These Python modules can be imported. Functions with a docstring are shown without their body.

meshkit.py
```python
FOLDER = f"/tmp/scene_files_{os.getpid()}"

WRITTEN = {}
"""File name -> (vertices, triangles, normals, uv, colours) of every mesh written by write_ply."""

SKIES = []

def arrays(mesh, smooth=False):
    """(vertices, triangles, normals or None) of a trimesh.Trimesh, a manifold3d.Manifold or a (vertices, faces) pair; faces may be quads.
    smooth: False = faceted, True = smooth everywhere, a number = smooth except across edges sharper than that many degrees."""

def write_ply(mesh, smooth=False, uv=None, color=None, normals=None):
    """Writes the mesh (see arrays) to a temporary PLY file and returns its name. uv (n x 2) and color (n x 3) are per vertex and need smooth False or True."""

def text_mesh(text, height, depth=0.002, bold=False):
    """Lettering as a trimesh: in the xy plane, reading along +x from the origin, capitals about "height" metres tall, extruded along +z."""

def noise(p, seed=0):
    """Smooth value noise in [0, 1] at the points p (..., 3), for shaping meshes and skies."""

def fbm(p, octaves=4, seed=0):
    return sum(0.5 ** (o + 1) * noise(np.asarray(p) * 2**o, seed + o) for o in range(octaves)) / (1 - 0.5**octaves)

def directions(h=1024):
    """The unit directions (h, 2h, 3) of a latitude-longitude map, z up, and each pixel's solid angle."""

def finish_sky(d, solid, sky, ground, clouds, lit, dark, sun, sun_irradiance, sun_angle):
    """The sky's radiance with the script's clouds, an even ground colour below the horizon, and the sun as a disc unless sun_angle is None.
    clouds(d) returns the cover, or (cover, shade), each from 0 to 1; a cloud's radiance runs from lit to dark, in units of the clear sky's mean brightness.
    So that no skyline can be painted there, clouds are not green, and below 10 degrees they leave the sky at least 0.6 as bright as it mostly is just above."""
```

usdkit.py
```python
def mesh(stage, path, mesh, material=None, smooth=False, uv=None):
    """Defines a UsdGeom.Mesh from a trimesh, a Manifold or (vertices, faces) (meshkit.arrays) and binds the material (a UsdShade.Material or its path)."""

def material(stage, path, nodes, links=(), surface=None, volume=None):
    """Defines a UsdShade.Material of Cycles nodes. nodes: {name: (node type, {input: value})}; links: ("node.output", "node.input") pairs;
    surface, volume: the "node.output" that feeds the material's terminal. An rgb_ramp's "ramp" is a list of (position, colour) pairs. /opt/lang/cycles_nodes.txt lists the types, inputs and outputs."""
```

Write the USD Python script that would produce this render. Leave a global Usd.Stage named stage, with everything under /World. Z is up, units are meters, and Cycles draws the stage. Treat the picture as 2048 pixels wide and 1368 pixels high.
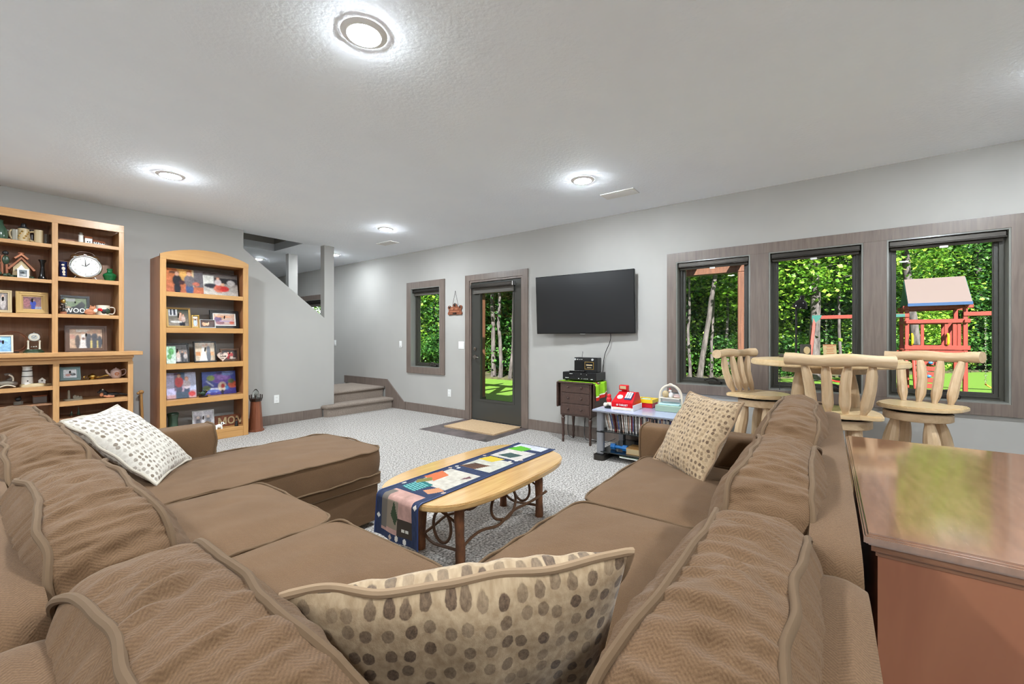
import math, random
import numpy as np, trimesh, manifold3d as m3, usdkit, meshkit
from shapely.geometry import Polygon, Point, box as sbox
from shapely.ops import unary_union
from pxr import Usd, UsdGeom, UsdLux, UsdShade, Sdf, Gf, Vt

stage = Usd.Stage.CreateInMemory()
UsdGeom.SetStageUpAxis(stage, 'Z'); UsdGeom.SetStageMetersPerUnit(stage, 1.0)
UsdGeom.Xform.Define(stage, '/World'); UsdGeom.Scope.Define(stage, '/World/Looks')
rng = np.random.default_rng(7); random.seed(7)

# ------------------------------------------------------------------ camera, sky, sun, exposure
EYE, YAW, FPX = (0.0, 0.0, 1.22), math.radians(36.8), 844.0
CAN_POWER, SKY, SUN, EXPOSURE = 890.0, 1.1, 5.2, 0.17
cam = UsdGeom.Camera.Define(stage, '/World/camera')
cam.CreateHorizontalApertureAttr(36.0); cam.CreateVerticalApertureAttr(36.0 * 1368 / 2048)
cam.CreateFocalLengthAttr(36.0 * FPX / 2048)
cam.CreateVerticalApertureOffsetAttr(-36.0 * 8 / 2048)
cam.CreateFStopAttr(0.0); cam.CreateFocusDistanceAttr(3.0)
cam.CreateClippingRangeAttr((0.02, 500.0))
cam.CreateExposureAttr(EXPOSURE)
_f = Gf.Vec3d(math.cos(YAW), math.sin(YAW), 0); _r = Gf.Vec3d(math.sin(YAW), -math.cos(YAW), 0)
_m = Gf.Matrix4d(); _m.SetRow(0, Gf.Vec4d(*_r, 0)); _m.SetRow(1, Gf.Vec4d(0, 0, 1, 0)); _m.SetRow(2, Gf.Vec4d(*(-_f), 0)); _m.SetRow(3, Gf.Vec4d(*EYE, 1))
cam.AddTransformOp().Set(_m)

dome = UsdLux.DomeLight.Define(stage, '/World/sky'); dome.CreateIntensityAttr(1.0)
skym = usdkit.material(stage, '/World/Looks/sky', {
    'tc': ('texture_coordinate', {}),
    's': ('sky_texture', {'sky_type': 'hosek_wilkie', 'sun_direction': (-0.68, -0.36, 0.64), 'turbidity': 3.0, 'ground_albedo': 0.3}),
    'n': ('noise_texture', {'scale': 2.5, 'detail': 6.0, 'roughness': 0.55}),
    'r': ('rgb_ramp', {'ramp': [(0.45, (0, 0, 0)), (0.62, (1, 1, 1))]}),
    'm': ('mix_color', {'b': (1.6, 1.65, 1.75)}),
    'b': ('background_shader', {'strength': SKY})},
    [('tc.generated', 'n.vector'), ('n.fac', 'r.fac'), ('r.color', 'm.fac'), ('s.color', 'm.a'), ('m.result', 'b.color')], surface='b.background')
UsdShade.MaterialBindingAPI.Apply(dome.GetPrim()).Bind(skym)
sun = UsdLux.DistantLight.Define(stage, '/World/sun')
sun.CreateIntensityAttr(SUN); sun.CreateNormalizeAttr(True); sun.CreateAngleAttr(0.6); sun.CreateColorAttr(Gf.Vec3f(1.0, 0.96, 0.88))
def aim(prim, d):            # light shines along d
    z = -np.array(d, float); z /= np.linalg.norm(z); x = np.cross([0, 0, 1], z); x /= np.linalg.norm(x); y = np.cross(z, x)
    m = Gf.Matrix4d(*x, 0, *y, 0, *z, 0, 0, 0, 0, 1); UsdGeom.Xformable(prim).AddTransformOp().Set(m)
aim(sun, (0.68, 0.36, -0.64))

# ------------------------------------------------------------------ helpers
def lin(*c):
    c = np.array(c, float) / 255.0
    return tuple(np.where(c < 0.04045, c / 12.92, ((c + 0.055) / 1.055) ** 2.4))
_used = {}
def path_for(parent, name):
    k = _used.get((parent, name), 0); _used[(parent, name)] = k + 1
    return f'{parent}/{name}' + (f'_{k:03d}' if k else '')
def setd(p, label=None, cat=None, group=None, kind=None):
    for k, v in (('label', label), ('category', cat), ('group', group), ('kind', kind)):
        if v: p.SetCustomDataByKey(k, v)
class T:                                     # a thing: Xform at its base, its parts below it
    def __init__(s, name, label, cat, loc=(0, 0, 0), rz=0.0, group=None, kind=None):
        s.path = path_for('/World', name); s.loc = np.array(loc, float); s.rz = rz
        x = UsdGeom.Xform.Define(stage, s.path); x.AddTranslateOp().Set(Gf.Vec3d(*map(float, loc)))
        if rz: x.AddRotateZOp().Set(float(rz))
        s.prim = x.GetPrim(); setd(s.prim, label, cat, group, kind)
    def add(s, name, mesh, mat, smooth=30, uv=None, tint=None, world=False, label=None, kind=None, parent=None):
        v, f = arr(mesh)
        if world: v = v - s.loc
        return put(path_for(parent or s.path, name), (v, f), mat, smooth, uv, tint, label=label, kind=kind)
    def copy(s, loc, rz=0.0, label=None, group=None):
        was = s.prim.GetCustomData(); base = s.path.split('/')[-1].split('_0')[0]
        r = T(base, label or was['label'], was['category'], loc, rz, group or was.get('group'))
        r.prim.GetReferences().AddInternalReference(s.prim.GetPath()); r.prim.SetInstanceable(True)
        return r
def arr(mesh):
    v, f, _ = meshkit.arrays(mesh, False); return v, f
def put(path, mesh, mat, smooth=30, uv=None, tint=None, label=None, cat=None, group=None, kind=None):
    if uv is not None or tint is not None: smooth = True if smooth else False
    m = usdkit.mesh(stage, path, mesh, M[mat] if isinstance(mat, str) else mat, smooth=smooth, uv=uv)
    if tint is not None:
        UsdGeom.PrimvarsAPI(m).CreatePrimvar('tint', Sdf.ValueTypeNames.Color3fArray, 'vertex').Set(Vt.Vec3fArray.FromNumpy(np.ascontiguousarray(tint, np.float32)))
    setd(m.GetPrim(), label, cat, group, kind); return path
def struct(name, mesh, mat, label, cat, smooth=False):
    return put(path_for('/World', name), mesh, mat, smooth, label=label, cat=cat, kind='structure')
def single(name, mesh, mat, label, cat, group=None, smooth=30, kind=None, uv=None, tint=None):   # a thing that is one mesh
    v, f = arr(mesh); base = np.array([*v.mean(0)[:2], v[:, 2].min()])
    p = put(path_for('/World', name), (v - base, f), mat, smooth, uv, tint, label, cat, group, kind)
    UsdGeom.Xformable(stage.GetPrimAtPath(p)).AddTranslateOp().Set(Gf.Vec3d(*map(float, base))); return p

def cat(*ms):
    vs, fs, n = [], [], 0
    for m in ms:
        v, f = arr(m); vs.append(v); fs.append(f + n); n += len(v)
    return np.vstack(vs), np.vstack(fs)
def hull(pts):
    return arr(m3.Manifold.hull_points([tuple(map(float, p)) for p in pts]))
def bx(x0, y0, z0, x1, y1, z1, b=0.0):
    x0, x1 = sorted((x0, x1)); y0, y1 = sorted((y0, y1)); z0, z1 = sorted((z0, z1))
    if b <= 0: return arr(trimesh.creation.box(bounds=[[x0, y0, z0], [x1, y1, z1]]))
    b = min(b, (x1 - x0) / 2.2, (y1 - y0) / 2.2, (z1 - z0) / 2.2); p = []
    for x, sx in ((x0, 1), (x1, -1)):
        for y, sy in ((y0, 1), (y1, -1)):
            for z, sz in ((z0, 1), (z1, -1)):
                p += [(x, y + sy * b, z + sz * b), (x + sx * b, y, z + sz * b), (x + sx * b, y + sy * b, z)]
    return hull(p)
def rot(mesh, ax, deg, c=(0, 0, 0)):
    v, f = arr(mesh); m = trimesh.transformations.rotation_matrix(math.radians(deg), ax, c); return v @ m[:3, :3].T + m[:3, 3], f
def mv(mesh, x, y, z):
    v, f = arr(mesh); return v + np.array([x, y, z], float), f
def sc(mesh, x, y, z):
    v, f = arr(mesh); return v * np.array([x, y, z], float), f
def cyl(p0, p1, r0, r1=None, n=16):
    return tube([p0, p1], [r0, r0 if r1 is None else r1], n)
def tube(pts, r, n=10, close=False, cap=True):
    P = np.asarray(pts, float); k = len(P); r = np.broadcast_to(np.asarray(r, float), (k,))
    if close: tg = np.roll(P, -1, 0) - np.roll(P, 1, 0)
    else: tg = np.gradient(P, axis=0)
    tg /= np.maximum(np.linalg.norm(tg, axis=1, keepdims=True), 1e-9)
    u = np.cross(tg[0], [0, 0, 1.0]); u = np.cross(tg[0], [1.0, 0, 0]) if np.linalg.norm(u) < .1 else u
    u /= np.linalg.norm(u); V = []
    a = np.linspace(0, 2 * np.pi, n, endpoint=False)
    for i in range(k):
        u = u - tg[i] * (u @ tg[i]); u /= np.linalg.norm(u); w = np.cross(tg[i], u)
        V.append(P[i] + r[i] * (np.cos(a)[:, None] * u + np.sin(a)[:, None] * w))
    V = np.vstack(V); F = []
    for i in range(k if close else k - 1):
        j = (i + 1) % k; q = np.arange(n); q2 = (q + 1) % n
        F += [np.stack([i * n + q, i * n + q2, j * n + q2], 1), np.stack([i * n + q, j * n + q2, j * n + q], 1)]
    F = np.vstack(F)
    if cap and not close:
        q = np.arange(n); q2 = (q + 1) % n; c0, c1 = len(V), len(V) + 1; V = np.vstack([V, P[0], P[-1]])
        F = np.vstack([F, np.stack([np.full(n, c0), q2, q], 1), np.stack([np.full(n, c1), (k - 1) * n + q, (k - 1) * n + q2], 1)])
    return V, F
def lathe(prof, c=(0, 0, 0), n=24):        # prof: (r, z)
    p = np.array(prof, float); k = len(p); a = np.linspace(0, 2 * np.pi, n, endpoint=False)
    V = np.stack([p[:, 0, None] * np.cos(a), p[:, 0, None] * np.sin(a), np.repeat(p[:, 1, None], n, 1)], -1).reshape(-1, 3) + np.array(c, float)
    F = []
    for i in range(k - 1):
        q = np.arange(n); q2 = (q + 1) % n
        F += [np.stack([i * n + q, i * n + q2, (i + 1) * n + q2], 1), np.stack([i * n + q, (i + 1) * n + q2, (i + 1) * n + q], 1)]
    return V, np.vstack(F)
def extrude(poly, h):
    geoms = getattr(poly, 'geoms', [poly])
    return cat(*[trimesh.creation.extrude_polygon(g, h, engine='earcut') for g in geoms])
def ex_x(poly, x0, x1):                     # polygon in (y, z)
    v, f = extrude(poly, x1 - x0); return np.stack([v[:, 2] + x0, v[:, 0], v[:, 1]], 1), f
def ex_y(poly, y0, y1):                     # polygon in (x, z)
    v, f = extrude(poly, y1 - y0); return np.stack([v[:, 0], y0 + v[:, 2], v[:, 1]], 1), f[:, ::-1]
def ex_z(poly, z0, z1):
    v, f = extrude(poly, z1 - z0); return v + [0, 0, z0], f
def rrect(x0, y0, x1, y1, r, q=6): return sbox(x0 + r, y0 + r, x1 - r, y1 - r).buffer(r, quad_segs=q)
def ring(x0, y0, x1, y1, w): return sbox(x0, y0, x1, y1).difference(sbox(x0 + w, y0 + w, x1 - w, y1 - w))
def ball(c, r, n=2, s=(1, 1, 1)):
    v, f = arr(trimesh.creation.icosphere(n, 1.0)); return v * r * np.array(s, float) + np.array(c, float), f
def spline(pts, n=60, close=False):
    from scipy.interpolate import CubicSpline
    P = np.asarray(pts, float)
    if close: P = np.vstack([P, P[:1]])
    t = np.r_[0, np.cumsum(np.linalg.norm(np.diff(P, axis=0), axis=1))]
    s = CubicSpline(t, P, bc_type='periodic' if close else 'natural'); q = np.linspace(0, t[-1], n, endpoint=not close); return s(q)

# ------------------------------------------------------------------ materials
M = {}
def mat(name, rgb, rough=0.5, metal=0.0, **kw):
    M[name] = usdkit.material(stage, f'/World/Looks/{name}', {'p': ('principled_bsdf', dict(base_color=lin(*rgb), roughness=rough, metallic=metal, **kw))}, surface='p.BSDF')
def noisy(name, a, b, scale=(1, 1, 1), ns=8.0, rough=0.6, detail=4.0, bump=0.0, bscale=None, lo=0.35, hi=0.65, dist=0.0, **kw):
    nodes = {'tc': ('texture_coordinate', {}), 'mp': ('mapping', {'scale': scale}),
             'n': ('noise_texture', {'scale': ns, 'detail': detail, 'roughness': 0.6, 'distortion': dist}),
             'r': ('rgb_ramp', {'ramp': [(lo, lin(*a)), (hi, lin(*b))]}),
             'p': ('principled_bsdf', dict(roughness=rough, **kw))}
    links = [('tc.object', 'mp.vector'), ('mp.vector', 'n.vector'), ('n.fac', 'r.fac'), ('r.color', 'p.base_color')]
    if bump:
        nodes['bp'] = ('bump', {'strength': bump, 'distance': 0.004})
        if bscale:
            nodes['n2'] = ('noise_texture', {'scale': bscale, 'detail': 3.0}); links += [('tc.object', 'n2.vector'), ('n2.fac', 'bp.height')]
        else: links += [('n.fac', 'bp.height')]
        links += [('bp.normal', 'p.normal')]
    M[name] = usdkit.material(stage, f'/World/Looks/{name}', nodes, links, surface='p.BSDF')
def wood(name, a, b, axis='x', ns=6.0, rough=0.4, stretch=14.0, bump=0.05, dist=0.6, **kw):
    s = {'x': (1, stretch, stretch), 'y': (stretch, 1, stretch), 'z': (stretch, stretch, 1)}[axis]
    noisy(name, a, b, s, ns / 2, rough, 5.0, bump, None, 0.3, 0.7, dist, **kw)

noisy('wall_paint', (170, 167, 162), (174, 171, 166), ns=1.5, rough=0.75, bump=0.08, bscale=160.0)
noisy('ceiling_paint', (240, 244, 250), (243, 247, 252), ns=2.0, rough=0.85, bump=0.45, bscale=38.0)
noisy('carpet', (98, 92, 86), (202, 196, 190), ns=70.0, rough=0.95, detail=3.0, bump=0.9, bscale=130.0, lo=0.36, hi=0.64)
noisy('stair_carpet', (122, 109, 98), (152, 138, 126), ns=110.0, rough=0.95, bump=0.8, bscale=140.0)
wood('trim_grey', (104, 91, 83), (124, 110, 101), 'z', rough=0.35, bump=0.02)
mat('bronze', (64, 62, 56), 0.35); mat('sash_dark', (70, 68, 60), 0.32); mat('jamb', (128, 128, 122), 0.18)
mat('door_paint', (62, 62, 58), 0.25); mat('blind_grey', (84, 79, 72), 0.6); mat('metal_dark', (70, 66, 62), 0.3, 0.8)
mat('chrome', (215, 215, 215), 0.12, 1.0); mat('nickel', (150, 145, 138), 0.28, 1.0); mat('brass', (200, 165, 90), 0.3, 1.0)
mat('white_plastic', (232, 231, 228), 0.35); mat('black_plastic', (22, 22, 23), 0.35); mat('black_gloss', (14, 13, 13), 0.08)
mat('tv_screen', (20, 20, 22), 0.22, specular_ior_level=0.6); mat('tv_bezel', (16, 16, 17), 0.2)
mat('white_paper', (238, 236, 230), 0.8); mat('silver_grey', (138, 138, 142), 0.35, 0.3); mat('lavender_top', (168, 172, 198), 0.14)
mat('smoke_glass', (30, 34, 34), 0.08)
wood('slate', (58, 54, 54), (112, 98, 96), 'x', ns=9.0, rough=0.45, stretch=2.0, bump=0.2, dist=1.0)
noisy('doormat', (176, 146, 110), (202, 172, 136), ns=120.0, rough=0.95, bump=0.6, bscale=160.0)
wood('oak', (178, 131, 84), (200, 154, 104), 'z', rough=0.32); wood('oak_x', (178, 131, 84), (200, 154, 104), 'x', rough=0.32)
wood('maple_back', (146, 104, 75), (166, 124, 92), 'z', rough=0.4, ns=5.0)
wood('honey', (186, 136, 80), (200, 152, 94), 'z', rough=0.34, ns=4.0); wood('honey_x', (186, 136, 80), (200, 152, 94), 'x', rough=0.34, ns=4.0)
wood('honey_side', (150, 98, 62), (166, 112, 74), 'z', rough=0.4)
wood('pine_top', (184, 142, 90), (206, 168, 114), 'x', rough=0.1, ns=4.0, stretch=18.0, ior=1.8, coat_weight=0.5, coat_roughness=0.08)
noisy('bark', (70, 40, 22), (134, 84, 50), (1, 1, 0.35), 28.0, rough=0.6, bump=0.4, lo=0.3, hi=0.7)
mat('vine', (96, 66, 44), 0.5)
wood('log', (192, 160, 122), (214, 186, 150), 'z', ns=9.0, rough=0.45, stretch=7.0, bump=0.1); wood('log_x', (192, 160, 122), (214, 186, 150), 'x', ns=9.0, rough=0.45, stretch=7.0, bump=0.1)
wood('stool_seat', (208, 176, 132), (222, 196, 154), 'x', ns=8.0, rough=0.25, stretch=9.0)
wood('dark_wood', (62, 44, 38), (82, 60, 51), 'x', rough=0.4); wood('red_brown', (112, 62, 42), (140, 84, 58), 'z', rough=0.35)
wood('cab_edge', (126, 84, 58), (146, 100, 72), 'y', rough=.3, ns=4.0, stretch=8.0)
wood('cab_side', (158, 98, 70), (172, 112, 80), 'z', ns=3.0, rough=0.42, stretch=5.0, bump=0.0)
wood('cedar_ext', (72, 42, 28), (106, 66, 46), 'z', rough=0.7); wood('redwood', (106, 27, 17), (126, 38, 25), 'z', rough=0.6, ns=5.0)
# scuffed lacquer of the cabinet top: scratches are wear in the gloss
M['cab_top'] = usdkit.material(stage, '/World/Looks/cab_top', {
    'tc': ('texture_coordinate', {}), 'mp': ('mapping', {'scale': (3, 14, 14)}), 'n': ('noise_texture', {'scale': 3.0, 'detail': 5.0}),
    'r': ('rgb_ramp', {'ramp': [(0.3, lin(138, 96, 70)), (0.7, lin(158, 114, 86))]}),
    'mp2': ('mapping', {'scale': (4, 60, 4), 'rotation': (0, 0, 0.7)}), 'sn': ('noise_texture', {'scale': 9.0, 'detail': 4.0}),
    'sr': ('rgb_ramp', {'ramp': [(0.66, (0.14, 0.14, 0.14)), (0.74, (0.5, 0.5, 0.5))]}),
    'gn': ('noise_texture', {'scale': 6.0, 'detail': 6.0}), 'gr': ('map_range', {'from_min': 0.3, 'from_max': 0.7, 'to_min': 0.05, 'to_max': 0.16}),
    'mx': ('mix_float', {'fac': 0.4}), 'bp': ('bump', {'strength': 0.05, 'distance': 0.01}),
    'p': ('principled_bsdf', {'ior': 1.9, 'coat_weight': 0.8, 'coat_roughness': 0.09, 'coat_ior': 1.8})},
    [('tc.object', 'mp.vector'), ('mp.vector', 'n.vector'), ('n.fac', 'r.fac'), ('r.color', 'p.base_color'), ('tc.object', 'mp2.vector'), ('mp2.vector', 'sn.vector'), ('sn.fac', 'sr.fac'),
     ('tc.object', 'gn.vector'), ('gn.fac', 'gr.value'), ('gr.result', 'mx.a'), ('sr.color', 'mx.b'), ('mx.result', 'p.roughness'), ('gn.fac', 'bp.height'), ('bp.normal', 'p.normal')], surface='p.BSDF')
# herringbone upholstery, laid out in metres through the uv
def fabric(name, a, b, bump=0.5):
    nodes = {'uv': ('attribute', {'attribute': 'st'}), 'sx': ('separate_xyz', {}),
             'pp': ('math', {'math_type': 'pingpong', 'value2': 0.014}), 'ad': ('math', {'math_type': 'add'}),
             'ml': ('math', {'math_type': 'multiply', 'value2': 2 * math.pi / 0.0055}), 'sn': ('math', {'math_type': 'sine'}),
             'mr': ('map_range', {'from_min': -1.0, 'from_max': 1.0}),
             'tc': ('texture_coordinate', {}), 'n': ('noise_texture', {'scale': 420.0, 'detail': 2.0}), 'n2': ('noise_texture', {'scale': 5.0, 'detail': 4.0}),
             'mf': ('mix_float', {'fac': 0.76}), 'r': ('rgb_ramp', {'ramp': [(0.15, lin(*a)), (0.85, lin(*b))]}),
             'hs': ('hsv', {}), 'vr': ('map_range', {'from_min': 0.3, 'from_max': 0.7, 'to_min': 0.93, 'to_max': 1.07}),
             'bp': ('bump', {'strength': bump, 'distance': 0.0015}), 'p': ('principled_bsdf', {'roughness': 0.9, 'sheen_weight': 0.06, 'sheen_roughness': 0.5, 'specular_ior_level': 0.2})}
    links = [('uv.vector', 'sx.vector'), ('sx.x', 'pp.value1'), ('pp.value', 'ad.value1'), ('sx.y', 'ad.value2'), ('ad.value', 'ml.value1'), ('ml.value', 'sn.value1'), ('sn.value', 'mr.value'),
             ('tc.object', 'n.vector'), ('tc.object', 'n2.vector'), ('mr.result', 'mf.a'), ('n.fac', 'mf.b'), ('mf.result', 'r.fac'), ('r.color', 'hs.color'),
             ('n2.fac', 'vr.value'), ('vr.result', 'hs.value'), ('hs.color', 'p.base_color'), ('mf.result', 'bp.height'), ('bp.normal', 'p.normal')]
    M[name] = usdkit.material(stage, f'/World/Looks/{name}', nodes, links, surface='p.BSDF')
fabric('sofa_fabric', (86, 62, 41), (118, 91, 65)); mat('welt', (100, 77, 53), 0.9)
# printed spots of the scatter cushions, laid out through the uv (one spot to a cell)
def spots(name, base, base2, dark, light):
    nodes = {'uv': ('attribute', {'attribute': 'st'}), 'nz': ('noise_texture', {'scale': 3.2, 'detail': 3.0}), 'mxv': ('mix_vector', {'fac': 0.16}),
             'v': ('voronoi_texture', {'dimensions': '2D', 'scale': 1.0, 'randomness': 0.42}), 'r': ('rgb_ramp', {'ramp': [(0.29, (1, 1, 1)), (0.34, (0, 0, 0))]}),
             'tn': ('noise_texture', {'scale': 4.0, 'detail': 5.0, 'roughness': 0.7}), 'tr': ('rgb_ramp', {'ramp': [(0.35, lin(*dark)), (0.62, lin(*light))]}),
             'bn': ('noise_texture', {'scale': 2.0, 'detail': 4.0}), 'br': ('rgb_ramp', {'ramp': [(0.35, lin(*base)), (0.65, lin(*base2))]}),
             'sc': ('separate_color', {}), 'mr': ('map_range', {'from_min': 0.0, 'from_max': 1.0, 'to_min': 0.35, 'to_max': 1.0}), 'mu': ('math', {'math_type': 'multiply'}),
             'm': ('mix_color', {}), 'bp': ('bump', {'strength': 0.3, 'distance': 0.003}), 'p': ('principled_bsdf', {'roughness': 0.85, 'sheen_weight': 0.15, 'specular_ior_level': 0.2})}
    links = [('uv.vector', 'nz.vector'), ('uv.vector', 'mxv.a'), ('nz.color', 'mxv.b'), ('mxv.result', 'v.vector'), ('v.distance', 'r.fac'), ('uv.vector', 'tn.vector'), ('tn.fac', 'tr.fac'),
             ('uv.vector', 'bn.vector'), ('bn.fac', 'br.fac'), ('v.color', 'sc.color'), ('sc.r', 'mr.value'), ('r.color', 'mu.value1'), ('mr.result', 'mu.value2'), ('mu.value', 'm.fac'),
             ('br.color', 'm.a'), ('tr.color', 'm.b'), ('m.result', 'p.base_color'), ('tn.fac', 'bp.height'), ('bp.normal', 'p.normal')]
    M[name] = usdkit.material(stage, f'/World/Looks/{name}', nodes, links, surface='p.BSDF')
spots('spots_cream', (198, 190, 178), (214, 207, 196), (82, 68, 58), (142, 126, 108)); mat('cream_cord', (192, 182, 166), 0.9)
spots('spots_tan', (158, 133, 103), (182, 158, 127), (66, 50, 40), (112, 90, 70)); mat('tan_cord', (152, 126, 98), 0.9)
def tinted(name, rough=0.5, **kw):
    M[name] = usdkit.material(stage, f'/World/Looks/{name}', {'a': ('attribute', {'attribute': 'tint'}), 'p': ('principled_bsdf', dict(roughness=rough, **kw))}, [('a.color', 'p.base_color')], surface='p.BSDF')
tinted('print', 0.28); tinted('print_cloth', 0.85, specular_ior_level=0.2); tinted('glazed', 0.22)
M['pane'] = usdkit.material(stage, '/World/Looks/pane', {'f': ('layer_weight', {'blend': 0.5}), 'pw': ('math', {'math_type': 'power', 'value2': 4.0}), 'mr': ('map_range', {'to_min': 0.012, 'to_max': 0.5}), 't': ('transparent_bsdf', {'color': (0.97, 0.985, 0.975)}), 'g': ('glossy_bsdf', {'color': (1, 1, 1), 'roughness': 0.0}), 'm': ('mix_closure', {})},
    [('f.facing', 'pw.value1'), ('pw.value', 'mr.value'), ('mr.result', 'm.fac'), ('t.BSDF', 'm.closure1'), ('g.BSDF', 'm.closure2')], surface='m.closure')
mat('clear_glass', (240, 248, 246), 0.03, transmission_weight=1.0, ior=1.45)
M['lamp_lens'] = usdkit.material(stage, '/World/Looks/lamp_lens', {'e': ('emission', {'color': (0.86, 0.943, 1.0), 'strength': CAN_POWER})}, surface='e.emission')
M['lamp_lens_dim'] = usdkit.material(stage, '/World/Looks/lamp_lens_dim', {'e': ('emission', {'color': (0.86, 0.943, 1.0), 'strength': CAN_POWER * 0.5})}, surface='e.emission')
# leaves: the tint of each leaf comes from the mesh, light passes through
M['leaf'] = usdkit.material(stage, '/World/Looks/leaf', {'a': ('attribute', {'attribute': 'tint'}), 'd': ('principled_bsdf', {'roughness': 0.45, 'specular_ior_level': 0.35}), 't': ('translucent_bsdf', {}), 'm': ('mix_closure', {'fac': 0.42})},
    [('a.color', 'd.base_color'), ('a.color', 't.color'), ('d.BSDF', 'm.closure1'), ('t.BSDF', 'm.closure2')], surface='m.closure')
noisy('tree_bark', (46, 41, 42), (92, 85, 86), (1, 1, 0.25), 12.0, rough=0.9, bump=0.6)
noisy('lawn', (58, 92, 10), (88, 124, 20), ns=40.0, rough=0.9, bump=0.8, bscale=60.0, lo=0.3, hi=0.7)
noisy('forest_soil', (46, 44, 28), (78, 76, 46), ns=6.0, rough=0.95); noisy('gravel', (92, 78, 82), (140, 122, 126), ns=45.0, rough=0.9, bump=0.9, bscale=50.0)
for nm, c, r in (('red_plastic', (206, 24, 34), .22), ('yellow_plastic', (240, 200, 30), .3), ('blue_plastic', (44, 120, 190), .35), ('navy', (36, 52, 96), .4), ('sage', (150, 170, 150), .45), ('pale_blue', (176, 214, 220), .4),
                 ('cream', (228, 216, 196), .35), ('green_glass', (18, 92, 48), .1), ('dark_green', (44, 62, 44), .3), ('stoneware', (190, 168, 128), .4), ('dark_brown', (44, 30, 24), .3), ('clay', (186, 120, 84), .6), ('rose', (206, 180, 172), .3),
                 ('white_paint', (236, 234, 228), .5), ('black_paint', (26, 25, 26), .4), ('lime', (140, 196, 34), .85), ('red_cloth', (196, 42, 36), .85), ('gold_frame', (186, 150, 88), .35), ('wood_frame', (96, 66, 46), .35), ('black_frame', (34, 32, 32), .3),
                 ('silver_frame', (190, 190, 188), .25), ('teal_frame', (120, 146, 148), .5), ('rust', (152, 92, 62), .6), ('grey_stone', (128, 120, 108), .7), ('orange', (222, 120, 40), .5), ('duck_grey', (104, 92, 84), .6), ('tin', (150, 144, 128), .35),
                 ('roof_tarp', (92, 80, 79), .6), ('roof_blue', (18, 56, 100), .5), ('play_teal', (26, 84, 80), .5), ('play_blue', (40, 96, 170), .4), ('play_green', (70, 130, 60), .5), ('heart', (226, 206, 190), .5), ('deep_red', (150, 30, 36), .4), ('book_cover', (188, 150, 110), .6), ('navy_glaze', (30, 38, 84), .15), ('pot_green', (60, 84, 66), .15)):
    mat(nm, c, r)
M['case_spine'] = usdkit.material(stage, '/World/Looks/case_spine', {'o': ('object_info', {}), 'r': ('rgb_ramp', {'interpolate': False, 'ramp': [(0.0, lin(210, 204, 198)), (.12, lin(60, 74, 130)), (.22, lin(226, 218, 208)), (.36, lin(60, 44, 40)), (.46, lin(196, 160, 140)), (.56, lin(216, 210, 204)), (.68, lin(140, 52, 50)), (.76, lin(120, 110, 106)), (.86, lin(228, 222, 214)), (.95, lin(40, 40, 48))]}),
    'tc': ('texture_coordinate', {}), 'mp': ('mapping', {'scale': (30, 60, 26)}), 'n': ('noise_texture', {'scale': 1.5, 'detail': 3.0}), 'h': ('map_range', {'from_min': .35, 'from_max': .65, 'to_min': .55, 'to_max': 1.15}), 'hs': ('hsv', {}), 'p': ('principled_bsdf', {'roughness': 0.25})},
    [('o.random', 'r.fac'), ('tc.object', 'mp.vector'), ('mp.vector', 'n.vector'), ('n.fac', 'h.value'), ('r.color', 'hs.color'), ('h.result', 'hs.value'), ('hs.color', 'p.base_color')], surface='p.BSDF')

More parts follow.
